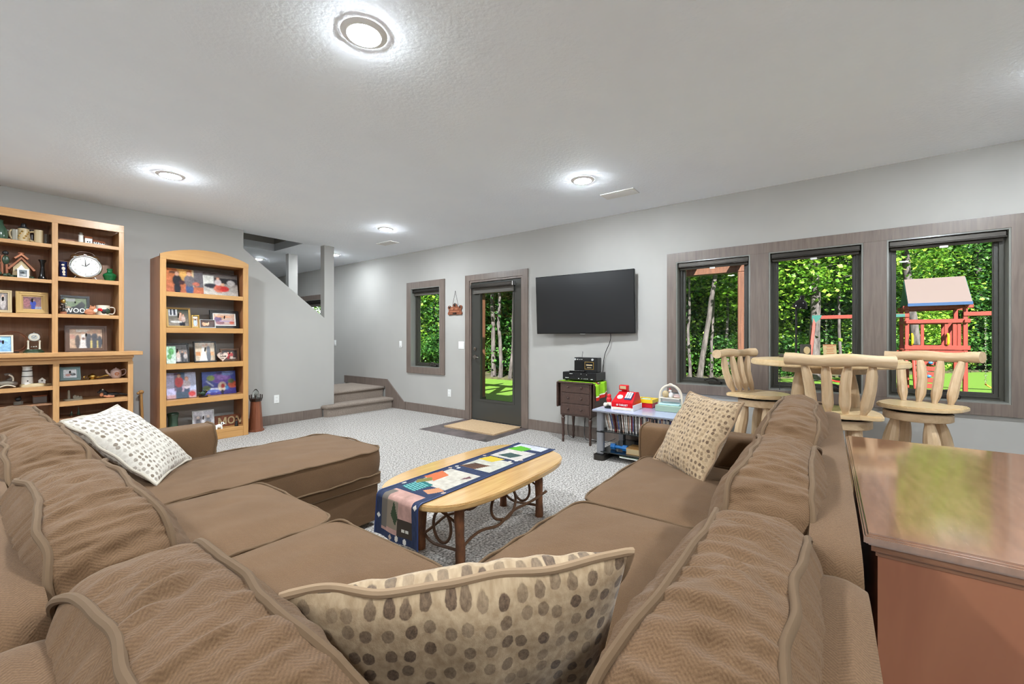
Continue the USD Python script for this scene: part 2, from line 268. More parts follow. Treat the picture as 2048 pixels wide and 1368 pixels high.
# ------------------------------------------------------------------ the room
XW, YL, ZC = 4.68, 6.256, 2.66
XB, YN, YF = -4.6, -4.2, 10.6
DOOR = (3.31, 4.285, 0.0, 2.07); W1 = (4.917, 5.617, 0.74, 2.045)
TRI = [(0.602, 1.298), (-0.242, 0.448), (-1.076, -0.392)]; TZ = (0.73, 2.03); W5 = (8.15, 9.25, 1.0, 2.03)
wall = sbox(YN, 0, YF, ZC)
for a in (DOOR, W1, W5): wall = wall.difference(sbox(a[0], a[2], a[1], a[3]))
for a in TRI: wall = wall.difference(sbox(a[0], TZ[0], a[1], TZ[1]))
struct('wall_right', ex_x(wall, XW, XW + 0.2), 'wall_paint', 'grey painted wall with the door, the television and the windows', 'wall')
lw = Polygon([(XB, 0), (3.66, 0), (3.66, ZC), (3.50, ZC), (3.50, 1.532), (2.368, 2.417), (2.368, ZC), (XB, ZC)])
struct('wall_left', ex_y(lw, YL, YL + 0.11), 'wall_paint', 'grey wall behind the bookcases, cut away on a slope beside the stairs', 'wall')
lw2 = Polygon([(-1.0, 0.36), (3.633, 0.36), (3.633, ZC), (3.48, ZC), (3.48, 1.5), (2.3, 2.42), (2.3, ZC), (-1.0, ZC)])
struct('wall_stair', ex_y(lw2, 7.36, 7.46), 'wall_paint', 'grey sloped half wall with a post on the far side of the stairs', 'wall')
struct('wall_near', bx(XB - .1, YN - .1, 0, XW + .2, YN, ZC), 'wall_paint', 'plain grey wall behind the cabinet', 'wall')
struct('wall_back', bx(XB - .1, YN, 0, XB, YL + .1, ZC), 'wall_paint', 'plain grey wall behind the sofa', 'wall')
struct('wall_far', bx(-1.1, YF, 0, XW + .2, YF + .1, ZC), 'wall_paint', 'grey end wall beyond the stairs', 'wall')
struct('wall_far_side', bx(-1.1, YL + .11, 0, -1.0, YF, ZC), 'wall_paint', 'grey side wall beyond the stairs', 'wall')
ceil = sbox(XB - .1, YN - .1, XW + .2, YF + .1).difference(sbox(0.4, 6.40, 3.245, 7.36))
struct('ceiling', ex_z(ceil, ZC, ZC + 0.12), 'ceiling_paint', 'white textured ceiling with recessed lights', 'ceiling')
well = cat(bx(0.3, 7.36, ZC + .12, 3.345, 7.46, 4.6), bx(3.245, 6.3, ZC + .12, 3.345, 7.36, 4.6), bx(0.3, 6.3, ZC + .12, 3.245, 6.4, 4.6), bx(0.3, 6.4, ZC + .12, 0.4, 7.36, 4.6), bx(0.3, 6.3, 4.6, 3.345, 7.46, 4.7))
struct('wall_stairwell', well, 'wall_paint', 'dark grey walls of the stairwell opening above the ceiling', 'wall')
SL = (3.775, 3.20, 4.385)
flo = sbox(XB - .1, YN - .1, XW + .2, YF + .1).difference(sbox(SL[0], SL[1], XW + .2, SL[2]))
struct('floor', ex_z(flo, -0.08, 0.0), 'carpet', 'speckled grey beige carpet over the whole room', 'floor')
fs = struct('floor_slate', bx(SL[0], SL[1], -0.08, XW + .2, SL[2], -0.004), 'slate', 'dark slate tiled floor in front of the door', 'floor')
t = T('doormat', 'flat tan doormat lying on the slate before the glass door', 'doormat', (4.42, 3.82, -0.004))
t.add('mat', ex_z(rrect(4.09, 3.345, 4.67, 4.235, .02), -0.004, 0.010), 'doormat', world=True); t.add('border', ex_z(ring(4.09, 3.345, 4.67, 4.235, .012), 0.008, 0.0125), 'doormat', world=True)

# stairs: carpeted bullnose steps
def step(x0, x1, y0, y1, z0, z1, r=.03):
    p = sbox(y0 + .025, z0, y1, z1).union(sbox(y0 + r, z1 - .06, y1, z1)).union(Point(y0 + r, z1 - r).buffer(r, quad_segs=8)).union(sbox(y0 + r, z1 - 2 * r, y1, z1))
    return ex_x(p, x0, x1)
def stair(name, ms, label): 
    return struct(name, cat(*ms), 'stair_carpet', label, 'stairs', smooth=35)
noz = Polygon([(3.44, 6.255), (3.44, 6.20), (3.47, 6.13), (3.54, 6.10), (XW - .005, 6.07), (XW - .005, 7.33), (3.67, 7.33), (3.67, 6.255)])
def rounded_slab(poly, z0, z1, r):            # slab with a rounded front edge: stacked outlines joined into one skin
    P = [np.array(poly.buffer(-r * (1 - math.cos(math.radians(q))) - .0005, join_style=2).exterior.coords)[:-1] for q in (-90, -60, -30, 0, 30, 60, 90)]
    zz = [(z1 + z0) / 2 + (z1 - z0) / 2 * math.sin(math.radians(q)) for q in (-90, -60, -30, 0, 30, 60, 90)]
    n = len(P[0]); assert all(len(p) == n for p in P); V = np.vstack([np.c_[p, np.full(n, z)] for p, z in zip(P, zz)]); F = []; q = np.arange(n); q2 = (q + 1) % n
    ccw = sum(P[0][i][0] * P[0][(i + 1) % n][1] - P[0][(i + 1) % n][0] * P[0][i][1] for i in range(n)) > 0
    for i in range(6): F += [np.stack([i * n + q, i * n + q2, (i + 1) * n + q2], 1), np.stack([i * n + q, (i + 1) * n + q2, (i + 1) * n + q], 1)]
    F = np.vstack(F); F = F if ccw else F[:, ::-1]; top = ex_z(Polygon(P[-1]), z1 - .004, z1); bot = V, F
    return cat(bot, mv(top, 0, 0, -.00005))
noz2 = sbox(3.67, 6.33, XW - .005, 7.36)
stp = T('stairs', 'two carpeted steps up to the landing beside the grey wall', 'stairs', (4.1, 6.4, 0), kind='structure')
stp.add('step', cat(ex_z(noz.buffer(-.028), 0, .13), rounded_slab(noz, .12, .182, .03)), 'stair_carpet', world=True)
n2 = sbox(3.67, 6.33, XW - .005, 7.36)
stp.add('step', cat(ex_z(n2.buffer(-.026), .18, .32), rounded_slab(n2, .302, .362, .03)), 'stair_carpet', world=True)
for k in range(3):
    stp.add('step', bx(3.66 - .27 * (k + 1), 6.37, 0, 3.66 - .27 * k, 7.355, .36 + .18 * (k + 1), .02), 'stair_carpet', world=True)

# baseboards, skirting
def bb(name, mesh, label): struct(name, mesh, 'trim_grey', label, 'baseboard')
for i, (a, b, l) in enumerate(((YN, 3.24, 'grey baseboard under the television and the windows'), (4.367, 5.76, 'grey baseboard between the door and the stairs'), (7.6, YF, 'grey baseboard beyond the stairs'))):
    bb('baseboard_right', bx(XW - .015, a, 0, XW, b, .135, .003), l)
bb('baseboard_left', bx(2.28, YL - .015, 0, 3.46, YL, .135, .003), 'grey baseboard between the lighthouse and the stairs')
bb('baseboard_left', bx(1.2, YL - .015, 0, 1.39, YL, .135, .003), 'short grey baseboard between the two bookcases')
bb('trim_1', ex_x(Polygon([(5.76, 0), (5.76, .135), (5.811, .135), (6.264, .491), (7.60, .491), (7.60, .355), (6.3, .355), (6.3, 0)]), XW - .02, XW), 'grey skirting board that climbs beside the carpeted steps')

def casing(name, y0, y1, z0, z1, w, label, bottom=True):      # flat boards round an opening, mitred look from four pieces
    t = T(name, label, 'trim', (XW, (y0 + y1) / 2, z0), kind='structure')
    x0, x1 = XW - .02, XW
    t.add('board', ex_x(Polygon([(y0 - w, z0 - (w if bottom else 0)), (y0, z0), (y0, z1), (y0 - w, z1 + w)]), x0, x1), 'trim_grey', world=True)
    t.add('board', ex_x(Polygon([(y1 + w, z0 - (w if bottom else 0)), (y1 + w, z1 + w), (y1, z1), (y1, z0)]), x0, x1), 'trim_grey', world=True)
    t.add('board', ex_x(Polygon([(y0 - w, z1 + w), (y0, z1), (y1, z1), (y1 + w, z1 + w)]), x0, x1), 'trim_grey', world=True)
    if bottom: t.add('board', ex_x(Polygon([(y0 - w, z0 - w), (y1 + w, z0 - w), (y1, z0), (y0, z0)]), x0, x1), 'trim_grey', world=True)
    return t
def window(name, y0, y1, z0, z1, label, crank=None):
    t = T(name, label, 'window', (XW + .1, (y0 + y1) / 2, z0), kind='structure')
    t.add('jamb', ex_x(ring(y0, z0, y1, z1, .012), XW - .018, XW + .19), 'jamb', world=True)
    t.add('frame', cat(ex_x(ring(y0 + .012, z0 + .012, y1 - .012, z1 - .012, .03), XW + .075, XW + .15), ex_x(ring(y0 + .036, z0 + .036, y1 - .036, z1 - .036, .006), XW + .066, XW + .078)), 'sash_dark', world=True)
    t.add('sash', cat(ex_x(ring(y0 + .042, z0 + .042, y1 - .042, z1 - .042, .022), XW + .088, XW + .135), ex_x(ring(y0 + .064, z0 + .064, y1 - .064, z1 - .064, .005), XW + .1, XW + .118)), 'bronze', world=True)
    t.add('pane', bx(XW + .108, y0 + .066, z0 + .066, XW + .112, y1 - .066, z1 - .066), 'pane', world=True)
    if crank is not None:
        c = crank; z = z0 + .052
        h = cat(bx(XW + .03, c - .06, z - .04, XW + .08, c + .06, z - .005, .008), tube(spline([(XW + .05, c - .03, z - .006), (XW + .035, c - .01, z + .018), (XW + .03, c + .05, z + .02), (XW + .032, c + .085, z + .006)], 14), [.009] * 8 + [.007] * 6, 8), ball((XW + .033, c + .09, z + .004), .012, 1))
        t.add('crank', h, 'metal_dark', world=True)
    return t
def blind(y0, y1, ztop, zbot, x, label, tab=True, d=.05):
    t = T('roller_blind', label, 'blind', (x, (y0 + y1) / 2, zbot), group='roller blinds')
    t.add('cassette', cat(bx(x - d, y0, ztop - .045, x + .02, y1, ztop, .006), bx(x - d - .004, y0, ztop - .05, x - d + .01, y1, ztop - .042, .002)), 'metal_dark', world=True)
    t.add('shade', bx(x - .012, y0 + .012, zbot + .02, x - .006, y1 - .012, ztop - .03), 'blind_grey', world=True)
    t.add('hem_bar', bx(x - .018, y0 + .008, zbot, x - .002, y1 - .008, zbot + .024, .005), 'blind_grey', world=True)
    if tab: t.add('pull_tab', ex_x(rrect((y0 + y1) / 2 - .025, zbot - .012, (y0 + y1) / 2 + .025, zbot + .006, .005), x - .02, x - .016), 'white_plastic', world=True)
    return t
casing('trim_2', W1[0], W1[1], W1[2], W1[3], .105, 'grey board casing round the narrow window beside the door')
window('window_1', *W1, 'narrow casement window between the door and the stairs', 5.12)
blind(W1[0] + .015, W1[1] - .015, 2.03, 1.925, XW + .055, 'grey roller blind rolled up over the narrow window beside the door', False)
casing('trim_3', DOOR[0] - .0, DOOR[1], 0, DOOR[3], .085, 'grey board casing round the glass door', False)
# casing of the triple window: one outer ring with two mullion boards
t = T('trim_4', 'grey board casing with two wide mullions round the triple window', 'trim', (XW, .1, .64), kind='structure')
x0, x1 = XW - .022, XW
t.add('board', ex_x(Polygon([(1.298, TZ[0]), (1.392, .64), (1.392, 2.125), (1.298, TZ[1])]), x0, x1), 'trim_grey', world=True)
t.add('board', ex_x(Polygon([(-1.076, TZ[0]), (-1.076, TZ[1]), (-1.17, 2.125), (-1.17, .64)]), x0, x1), 'trim_grey', world=True)
t.add('board', ex_x(Polygon([(1.392, 2.125), (-1.17, 2.125), (-1.076, TZ[1]), (1.298, TZ[1])]), x0, x1), 'trim_grey', world=True)
t.add('board', ex_x(Polygon([(1.392, .64), (1.298, TZ[0]), (-1.076, TZ[0]), (-1.17, .64)]), x0, x1), 'trim_grey', world=True)
for a, b in ((.448, .602), (-.392, -.242)): t.add('mullion', bx(x0, a, TZ[0], x1, b, TZ[1], .002), 'trim_grey', world=True)
for i, (nm, cr) in enumerate((('nearest the television', .93), ('in the middle behind the round table', -.05), ('farthest from the television, facing the playset', -.77))):
    a, b = TRI[i]; window(f'window_{i + 2}', a, b, TZ[0], TZ[1], f'casement of the triple window {nm}', cr)
    blind(a + .015, b - .015, 2.018, 1.945, XW + .05, f'grey roller blind rolled up over the casement {nm}')
casing('trim_5', *W5, .1, 'grey board casing of the far window beyond the stairs'); window('window_5', *W5, 'far window seen through the gap above the stairs')
blind(W5[0] + .015, W5[1] - .015, 2.015, 1.89, XW + .05, 'grey roller blind over the far window beyond the stairs', False)

# glass door
d = T('door_1', 'dark painted exterior door with one tall glass pane', 'door', (XW + .03, 3.8, 0), kind='structure')
d.add('jamb', ex_x(sbox(DOOR[0], 0, DOOR[1], DOOR[3]).difference(sbox(DOOR[0] + .028, 0, DOOR[1] - .028, DOOR[3] - .028)), XW - .01, XW + .19), 'trim_grey', world=True)
d.add('leaf', ex_x(sbox(3.34, .02, 4.255, 2.04).difference(sbox(3.487, .315, 4.10, 1.90)), XW + .01, XW + .055), 'door_paint', world=True)
d.add('glazing_bead', cat(ex_x(ring(3.467, .295, 4.12, 1.92, .028), XW + .004, XW + .012), ex_x(ring(3.467, .295, 4.12, 1.92, .028), XW + .053, XW + .06)), 'door_paint', world=True)
d.add('pane', bx(XW + .03, 3.487, .315, XW + .035, 4.10, 1.90), 'pane', world=True)
h = cat(rot(lathe([(0, .012), (.03, .01), (.032, 0), (0, 0)]), [0, 1, 0], -90), tube(spline([(0, 0, 0), (-.045, 0, 0), (-.055, -.02, 0), (-.055, -.11, -.004)], 14), .009, 8))
d.add('handle', mv(h, XW + .01, 4.19, .94), 'nickel', world=True)
d.add('deadbolt', mv(cat(rot(lathe([(0, .016), (.026, .012), (.03, 0), (0, 0)]), [0, 1, 0], -90), bx(-.035, -.005, -.016, -.012, .005, .016, .003)), XW + .01, 4.19, 1.06), 'nickel', world=True)
d.add('threshold', bx(XW - .01, DOOR[0] + .03, 0, XW + .19, DOOR[1] - .03, .018, .004), 'metal_dark', world=True)
for z in (.3, 1.05, 1.8): d.add('hinge', cyl((XW + .005, 3.337, z - .045), (XW + .005, 3.337, z + .045), .007, n=8), 'nickel', world=True)
b_ = blind(3.45, 4.215, 2.0, 1.868, XW - .005, 'roller blind rolled up at the top of the glass door', False, .065)
b_.add('end_cap', bx(XW - .075, 3.44, 1.945, XW + .01, 3.452, 2.002, .004), 'chrome', world=True); b_.add('end_cap', bx(XW - .075, 4.213, 1.945, XW + .01, 4.225, 2.002, .004), 'chrome', world=True)

# wall plates
def plate(y, z, kind, label, w=.07, hh=.115):
    t = T('light_switch' if kind == 's' else 'wall_outlet', label, 'switch' if kind == 's' else 'outlet', (XW, y, z))
    t.add('plate', bx(-.006, -w / 2, -hh / 2, 0, w / 2, hh / 2, .003), 'white_plastic')
    if kind == 's':
        for k in ((0,) if w < .1 else (-.027, .027)): t.add('rocker', rot(bx(-.011, k - .016, -.033, -.004, k + .016, .033, .002), [0, 1, 0], 4), 'white_plastic')
    else:
        for k in (-.025, .025):
            t.add('socket', ex_x(rrect(-.017, k - .014, .017, k + .014, .008), -.008, -.004), 'white_plastic')
            t.add('slot', cat(bx(-.0085, -.008, k - .006, -.006, -.006, k + .005), bx(-.0085, .006, k - .006, -.006, .008, k + .005)), 'black_plastic')
    return t
plate(5.898, 1.113, 's', 'white wall switch between the stairs and the narrow window'); plate(4.46, 1.11, 's', 'wide white wall switch beside the glass door', .12)
plate(4.717, .363, 'o', 'white wall outlet below the hanging sign'); plate(7.95, 1.12, 's', 'white wall switch beyond the stairs at the wall end')
t = T('wall_outlet', 'white wall outlet right of the wooden lighthouse'.replace('right of', 'beside'), 'outlet', (2.79, YL, .355), rz=90)
t.add('plate', bx(-.006, -.035, -.0575, 0, .035, .0575, .003), 'white_plastic')
for k in (-.025, .025):
    t.add('socket', ex_x(rrect(-.017, k - .014, .017, k + .014, .008), -.008, -.004), 'white_plastic'); t.add('slot', cat(bx(-.0085, -.008, k - .006, -.006, -.006, k + .005), bx(-.0085, .006, k - .006, -.006, .008, k + .005)), 'black_plastic')

# recessed lights and vents
can0 = None
spots_at = [(1.18, 1.757, 'round recessed ceiling light closest to the camera'), (1.18, 4.655, 'round recessed ceiling light above the bookcases'), (3.47, 1.79, 'round recessed ceiling light beside the vent above the television'), (3.465, 4.675, 'round recessed ceiling light above the carpet by the narrow window'),
            (3.99, 6.82, 'round recessed ceiling light above the landing of the stairs'), (3.38, 8.32, 'round recessed ceiling light seen over the sloped half wall')]
hid = [(x, y) for x in (3.47, 1.18, -1.12, -3.4) for y in (-1.14, 1.757, 4.655) if (x, y) not in ((1.18, 1.757), (1.18, 4.655)) and not (x == 3.47 and y > 0)]
for x, y, l in spots_at + [(x, y, 'round recessed ceiling light in the part of the room behind the sofa') for x, y in hid]:
    g = None if (x, y) not in hid else 'ceiling lights behind the sofa'
    if can0 is None or y > 6:
        c_ = T('ceiling_light', l, 'ceiling light', (x, y, ZC))
        c_.add('trim_ring', lathe([(.072, -.004), (.078, -.011), (.095, -.008), (.106, -.0005)], n=40), 'white_plastic', smooth=25)
        c_.add('lens', lathe([(.0001, -.024), (.03, -.0225), (.055, -.017), (.068, -.009), (.0725, -.002)], n=32), 'lamp_lens' if y < 6 else 'lamp_lens_dim', smooth=True); can0 = can0 or c_
    else: can0.copy((x, y, ZC), label=l, group=g)
def vent(x, y, label):
    t = T('ceiling_vent', label, 'vent', (x, y, ZC), 0)
    t.add('frame', ex_z(ring(-.085, -.17, .085, .17, .022), -.008, 0), 'white_plastic'); t.add('backing', bx(-.065, -.15, -.002, .065, .15, 0), 'silver_grey')
    for k in range(9): t.add('slat', rot(bx(-.0165, -.149, -.001, .0005, .149, .0005), [0, 1, 0], 32, (0, 0, 0)) if False else mv(rot(bx(-.006, -.149, -.001, .006, .149, .001), [0, 1, 0], 35), -.058 + .0145 * k, 0, -.005), 'white_plastic')
vent(4.01, 1.66, 'white slatted ceiling vent above the television'); vent(3.99, 5.34, 'white slatted ceiling vent near the stairs')

# television on its wall arm
t = T('television', 'black wall-mounted flat television with a thin bezel', 'television', (4.56, 2.36, 1.27), rz=3.0)
tv = lambda n, m, k: t.add(n, rot(m, [0, 1, 0], -3, (4.57, 2.36, 1.63)), k, world=True)
tv('panel', bx(4.555, 1.722, 1.272, 4.59, 2.997, 1.995, .006), 'tv_bezel'); tv('screen', bx(4.5535, 1.731, 1.286, 4.556, 2.988, 1.988), 'tv_screen')
tv('rear_housing', bx(4.588, 1.9, 1.32, 4.615, 2.82, 1.8, .012), 'black_plastic')
tv('logo_bar', ex_x(Polygon([(2.32, 1.273), (2.40, 1.273), (2.385, 1.262), (2.335, 1.262)]), 4.556, 4.57), 'chrome')
t.add('wall_mount', cat(bx(4.61, 2.2, 1.4, 4.65, 2.52, 1.46, .004), bx(4.61, 2.2, 1.64, 4.65, 2.52, 1.7, .004), bx(4.645, 2.28, 1.36, 4.675, 2.44, 1.76, .004)), 'black_plastic', world=True)
single('power_cord', tube(spline([(4.6, 2.02, 1.30), (4.62, 2.022, 1.24), (4.63, 2.05, 1.14), (4.64, 2.10, 1.04), (4.65, 2.125, .93), (4.655, 2.14, .8)], 40), .004, 6), 'black_plastic', 'thin black cord hanging from the television to the radio', 'cord')
# little hanging sign
t = T('wall_sign', 'small carved wooden plaque hanging from a cord beside the door', 'sign', (XW, 4.585, 1.58))
p = unary_union([rrect(-.13, 0, .13, .12, .02), Point(0, .125).buffer(.045), Point(-.12, .11).buffer(.03), Point(.12, .11).buffer(.03), Point(.125, .02).buffer(.025), Point(-.125, .02).buffer(.025)])
t.add('plaque', ex_x(p, -.02, -.002), 'red_brown'); t.add('carving', cat(ex_x(rrect(-.1, .035, .1, .055, .008), -.026, -.018), ex_x(rrect(-.07, .07, -.01, .1, .01), -.026, -.018), ex_x(rrect(.02, .07, .08, .1, .01), -.026, -.018)), 'rust')
t.add('ornament', cat(ball((-.02, 0, .15), .026, 2, (.5, 1, 1)), ball((-.022, .11, .115), .018, 1, (.5, 1, 1)), ball((-.022, -.11, .115), .018, 1, (.5, 1, 1)), ex_x(rrect(-.035, .008, .035, .03, .005), -.028, -.018)), 'dark_brown')
t.add('cord', cat(cyl((-.008, -.06, .14), (-.006, .0, .355), .002, n=6), cyl((-.008, .06, .14), (-.006, .0, .355), .002, n=6), ball((-.006, 0, .357), .006, 1)), 'dark_brown')

# ------------------------------------------------------------------ upholstery
def gridf(n, m):
    i, j = np.meshgrid(np.arange(n - 1), np.arange(m - 1), indexing='ij'); a = (i * m + j).ravel(); b = a + m
    return np.vstack([np.stack([a, b, b + 1], 1), np.stack([a, b + 1, a + 1], 1)])
def cushion(L, Tk, H, p=6.0, bulge=.5, edge=.03, wr=0.004, seed=0, res=1.0, pinch=0.0, face_wr=1.0):
    """Boxed cushion: length x, thickness y (welts along the y edges), height z from 0. Gives body, uv and the two welt paths."""
    def shape(a, b, c, dw=True):
        m = np.maximum(np.abs(a), np.abs(c)); r = (np.abs(a) ** p + np.abs(c) ** p) ** (1 / p); s = np.where(r > 1e-9, m / np.maximum(r, 1e-9), 1)
        ra, rc = a * s, c * s; g = np.clip((1 - np.abs(ra) ** 3.2), 0, 1) * np.clip((1 - np.abs(rc) ** 3.2), 0, 1); rim = m
        out = 1 + edge * (1 - b * b) * rim ** 8
        th = np.arctan2(rc * H, ra * L) ; per = th * (L + H) / 3.2
        w = 0.0
        if wr:
            n1 = meshkit.noise(np.stack([per * 48 + 50, b * 1.3 + 7, rim * 0 + seed], -1), seed) - .5; n2 = meshkit.noise(np.stack([per * 95 + 50, b * 2.2 + 3, rim * 0], -1), seed + 3) - .5
            n3 = meshkit.fbm(np.stack([ra * L * 5 + 20, b * .8 + 5, rc * H * 5 + 9], -1), 3, seed + 5) - .5
            w = (1.6 * n1 + .8 * n2) * wr * 2
        x = L / 2 * ra * out; z = H / 2 * rc * out; y = Tk / 2 * b * (1 + bulge * g) * (1 - pinch * (np.abs(ra) * np.abs(rc)) ** 6)
        if wr:
            k = rim ** 8 * (1 - np.abs(b) ** 6) / np.maximum(np.hypot(ra, rc), .3)
            x = x + ra * w * k + n3 * .02 * g * 0; z = z + rc * w * k + n3 * .008 * rim ** 2
            y = y + np.sign(b) * (np.abs(b) ** 2) * (g * n3 * .035 * face_wr + w * 1.1 * face_wr * rim ** 4 * (1 - rim ** 12))
        return np.stack([x, y, z + H / 2], -1)
    V, F, U, n = [], [], [], 0
    def addp(P, uv, f):
        nonlocal n
        V.append(P.reshape(-1, 3)); U.append(uv.reshape(-1, 2)); F.append(f + n); n += P.shape[0] * P.shape[1]
    na, nc, nb = max(10, int(52 * res)), max(8, int(36 * res)), max(6, int(16 * res))
    ea = np.sign(np.linspace(-1, 1, na)) * np.abs(np.linspace(-1, 1, na)) ** .85; ec = np.sign(np.linspace(-1, 1, nc)) * np.abs(np.linspace(-1, 1, nc)) ** .85
    A, C = np.meshgrid(ea, ec, indexing='ij')
    for sgn in (1, -1):
        f = gridf(na, nc); addp(shape(A, np.full_like(A, sgn), C), np.stack([A * L / 2, C * H / 2], -1), f[:, ::-1] if sgn > 0 else f)
    per = np.concatenate([np.stack([ea, 0 * ea - 1], 1), np.stack([0 * ec + 1, ec], 1)[1:], np.stack([ea[::-1], 0 * ea + 1], 1)[1:], np.stack([0 * ec - 1, ec[::-1]], 1)[1:]])
    eb = np.sin(np.linspace(-1, 1, nb) * np.pi / 2)
    Pa = np.repeat(per[:, :1], nb, 1); Pc = np.repeat(per[:, 1:], nb, 1); Bb = np.repeat(eb[None], len(per), 0)
    q = shape(per[:, 0], per[:, 0] * 0 + 1, per[:, 1]); arc = np.r_[0, np.cumsum(np.linalg.norm(np.diff(q, axis=0), axis=1))]
    addp(shape(Pa, Bb, Pc), np.stack([Bb * Tk / 2, np.repeat(arc[:, None], nb, 1)], -1), gridf(len(per), nb)[:, ::-1])
    welts = []
    for sgn in (1, -1):
        w = shape(per[:-1, 0], per[:-1, 0] * 0 + sgn, per[:-1, 1])
        j = (meshkit.noise(np.stack([arc[:-1] * 14, arc[:-1] * 0 + seed, arc[:-1] * 0 + sgn], -1), seed + 9) - .5) * (.014 if wr else 0)
        w[:, 1] += j; c = w.mean(0); d = w - c; d[:, 1] = 0; w += d / np.maximum(np.linalg.norm(d, axis=1, keepdims=True), 1e-6) * .002
        welts.append(w)
    return (np.vstack(V), np.vstack(F)), np.vstack(U), welts
def place(v, R, o): return np.asarray(v) @ np.array(R, float).T + np.array(o, float)
def Rz(d): c, s = math.cos(math.radians(d)), math.sin(math.radians(d)); return np.array([[c, -s, 0], [s, c, 0], [0, 0, 1.0]])
def Rx(d): c, s = math.cos(math.radians(d)), math.sin(math.radians(d)); return np.array([[1.0, 0, 0], [0, c, -s], [0, s, c]])
def put_cushion(th, name, dims, R, o, wr_r=.006, which=(0, 1), mat_='sofa_fabric', wmat='welt', label=None, **kw):
    (v, f), uv, ws = cushion(*dims, **kw)
    p = th.add(name, (place(v, R, o), f), mat_, smooth=True, uv=uv, world=True, label=label)
    for k in which:
        th.add('welt', tube(place(ws[k], R, o), wr_r, 8, close=True), wmat, world=True, parent=p) if False else th.add(name + '_welt', tube(place(ws[k], R, o), wr_r, 8, close=True), wmat, world=True)
def Ry(d): c, s = math.cos(math.radians(d)), math.sin(math.radians(d)); return np.array([[c, 0, s], [0, 1.0, 0], [-s, 0, c]])
FLAT = np.array([[1.0, 0, 0], [0, 0, -1], [0, 1, 0]]) # local y -> world z, local z -> world -y ... thickness upwards
sofa = T('sectional_sofa', 'large tan herringbone sectional sofa with a chaise and loose back cushions', 'sofa', (1.0, 1.0, 0))
# bases
def base(x0, y0, x1, y1, z0=.035, z1=.34): return ex_z(rrect(x0, y0, x1, y1, .03), z0, z1)
def fab(name, mesh, **kw):
    v, f = arr(mesh); n = np.cross(v[f[:, 1]] - v[f[:, 0]], v[f[:, 2]] - v[f[:, 0]]); v2 = v[f].reshape(-1, 3); f2 = np.arange(len(v2)).reshape(-1, 3); ax = np.repeat(np.abs(n).argmax(1), 3)
    uv = np.where(ax[:, None] == 0, v2[:, [1, 2]], np.where(ax[:, None] == 1, v2[:, [0, 2]], v2[:, [0, 1]]))
    return sofa.add(name, (v2, f2), 'sofa_fabric', smooth=False, uv=uv, world=True, **kw)
fab('base', base(.02, .80, .90, 2.36)); fab('base', base(.02, .02, 2.66, .83)); fab('chaise_base', base(.02, 2.36, 1.70, 3.08, .035, .285)); fab('chaise_band', base(.01, 2.35, 1.715, 3.085, .275, .335))
for z in (.275, .335): sofa.add('band_welt', tube([(*p, z) for p in np.array(rrect(.01, 2.35, 1.715, 3.085, .035).exterior.coords)[:-1]], .005, 6, close=True), 'welt', world=True)
for x, y in ((.08, .1), (1.6, 2.45), (1.6, 3.0), (2.6, .1), (2.6, .78), (.85, 2.3)): sofa.add('foot', cyl((x, y, 0), (x, y, .04), .025, .03, 12), 'dark_brown', world=True)
# seat cushions (thickness is vertical)
def seat(name, x0, y0, x1, y1, z0, z1, seed, **kw):
    L, D = x1 - x0, y1 - y0
    put_cushion(sofa, name, (L, (z1 - z0), D), np.array([[1.0, 0, 0], [0, 0, -1], [0, 1, 0]]), ((x0 + x1) / 2, (y0 + y1) / 2 + D / 2, (z0 + z1) / 2), wr_r=.0055, seed=seed, **{**dict(p=9.0, bulge=.28, edge=.012, wr=.0012, face_wr=.5, res=.8), **kw})
seat('seat_cushion', .30, .925, .952, 1.60, .335, .485, 1); seat('seat_cushion', .30, 1.605, .955, 2.33, .335, .485, 2)
seat('seat_cushion', .925, .30, 1.715, .905, .335, .485, 3); seat('seat_cushion', 1.72, .30, 2.63, .91, .335, .485, 4)
seat('seat_cushion', .30, .30, .92, .92, .335, .48, 5); seat('chaise_cushion', .30, 2.335, 1.735, 3.09, .34, .49, 6, bulge=.22)
# back frames
def frame(name, x0, y0, x1, y1, z0, z1, seed, along):
    if along == 'x': put_cushion(sofa, name, (x1 - x0, y1 - y0, z1 - z0), np.eye(3), ((x0 + x1) / 2, (y0 + y1) / 2, z0), which=(), p=14.0, bulge=.18, edge=.014, wr=.0006, seed=seed, face_wr=.3, res=.6)
    else: put_cushion(sofa, name, (y1 - y0, x1 - x0, z1 - z0), Rz(90), ((x0 + x1) / 2, (y0 + y1) / 2, z0), which=(), p=14.0, bulge=.18, edge=.014, wr=.0006, seed=seed, face_wr=.3, res=.6)
frame('back_frame', .855, -.047, 2.66, .028, .05, .862, 11, 'x'); frame('back_frame', -.03, -.047, .85, .028, .05, .856, 12, 'x')
frame('back_frame', -.03, .03, .085, .80, .05, .856, 13, 'y'); frame('back_frame', -.03, .805, .085, 3.27, .05, .862, 14, 'y')
# arms: the welted end panel faces forward
def armr(name, cx, y0, y1, w, h, seed):
    put_cushion(sofa, name, (w, y1 - y0, h), np.eye(3), (cx, (y0 + y1) / 2, .04), which=(0,), p=7.0, bulge=.05, edge=.01, wr=.001, seed=seed, face_wr=.3, res=.7)
armr('arm', 2.735, .02, .955, .20, .62, 21)
(v, f), uv, ws = cushion(.20, 1.0, .63, p=7.0, bulge=.05, edge=.01, wr=.001, seed=22, face_wr=.3, res=.7)
sofa.add('arm', (place(v, Rz(-90), (.51, 3.185, .04)), f), 'sofa_fabric', True, uv=uv, world=True); sofa.add('arm_welt', tube(place(ws[0], Rz(-90), (.51, 3.185, .04)), .006, 8, close=True), 'welt', world=True)
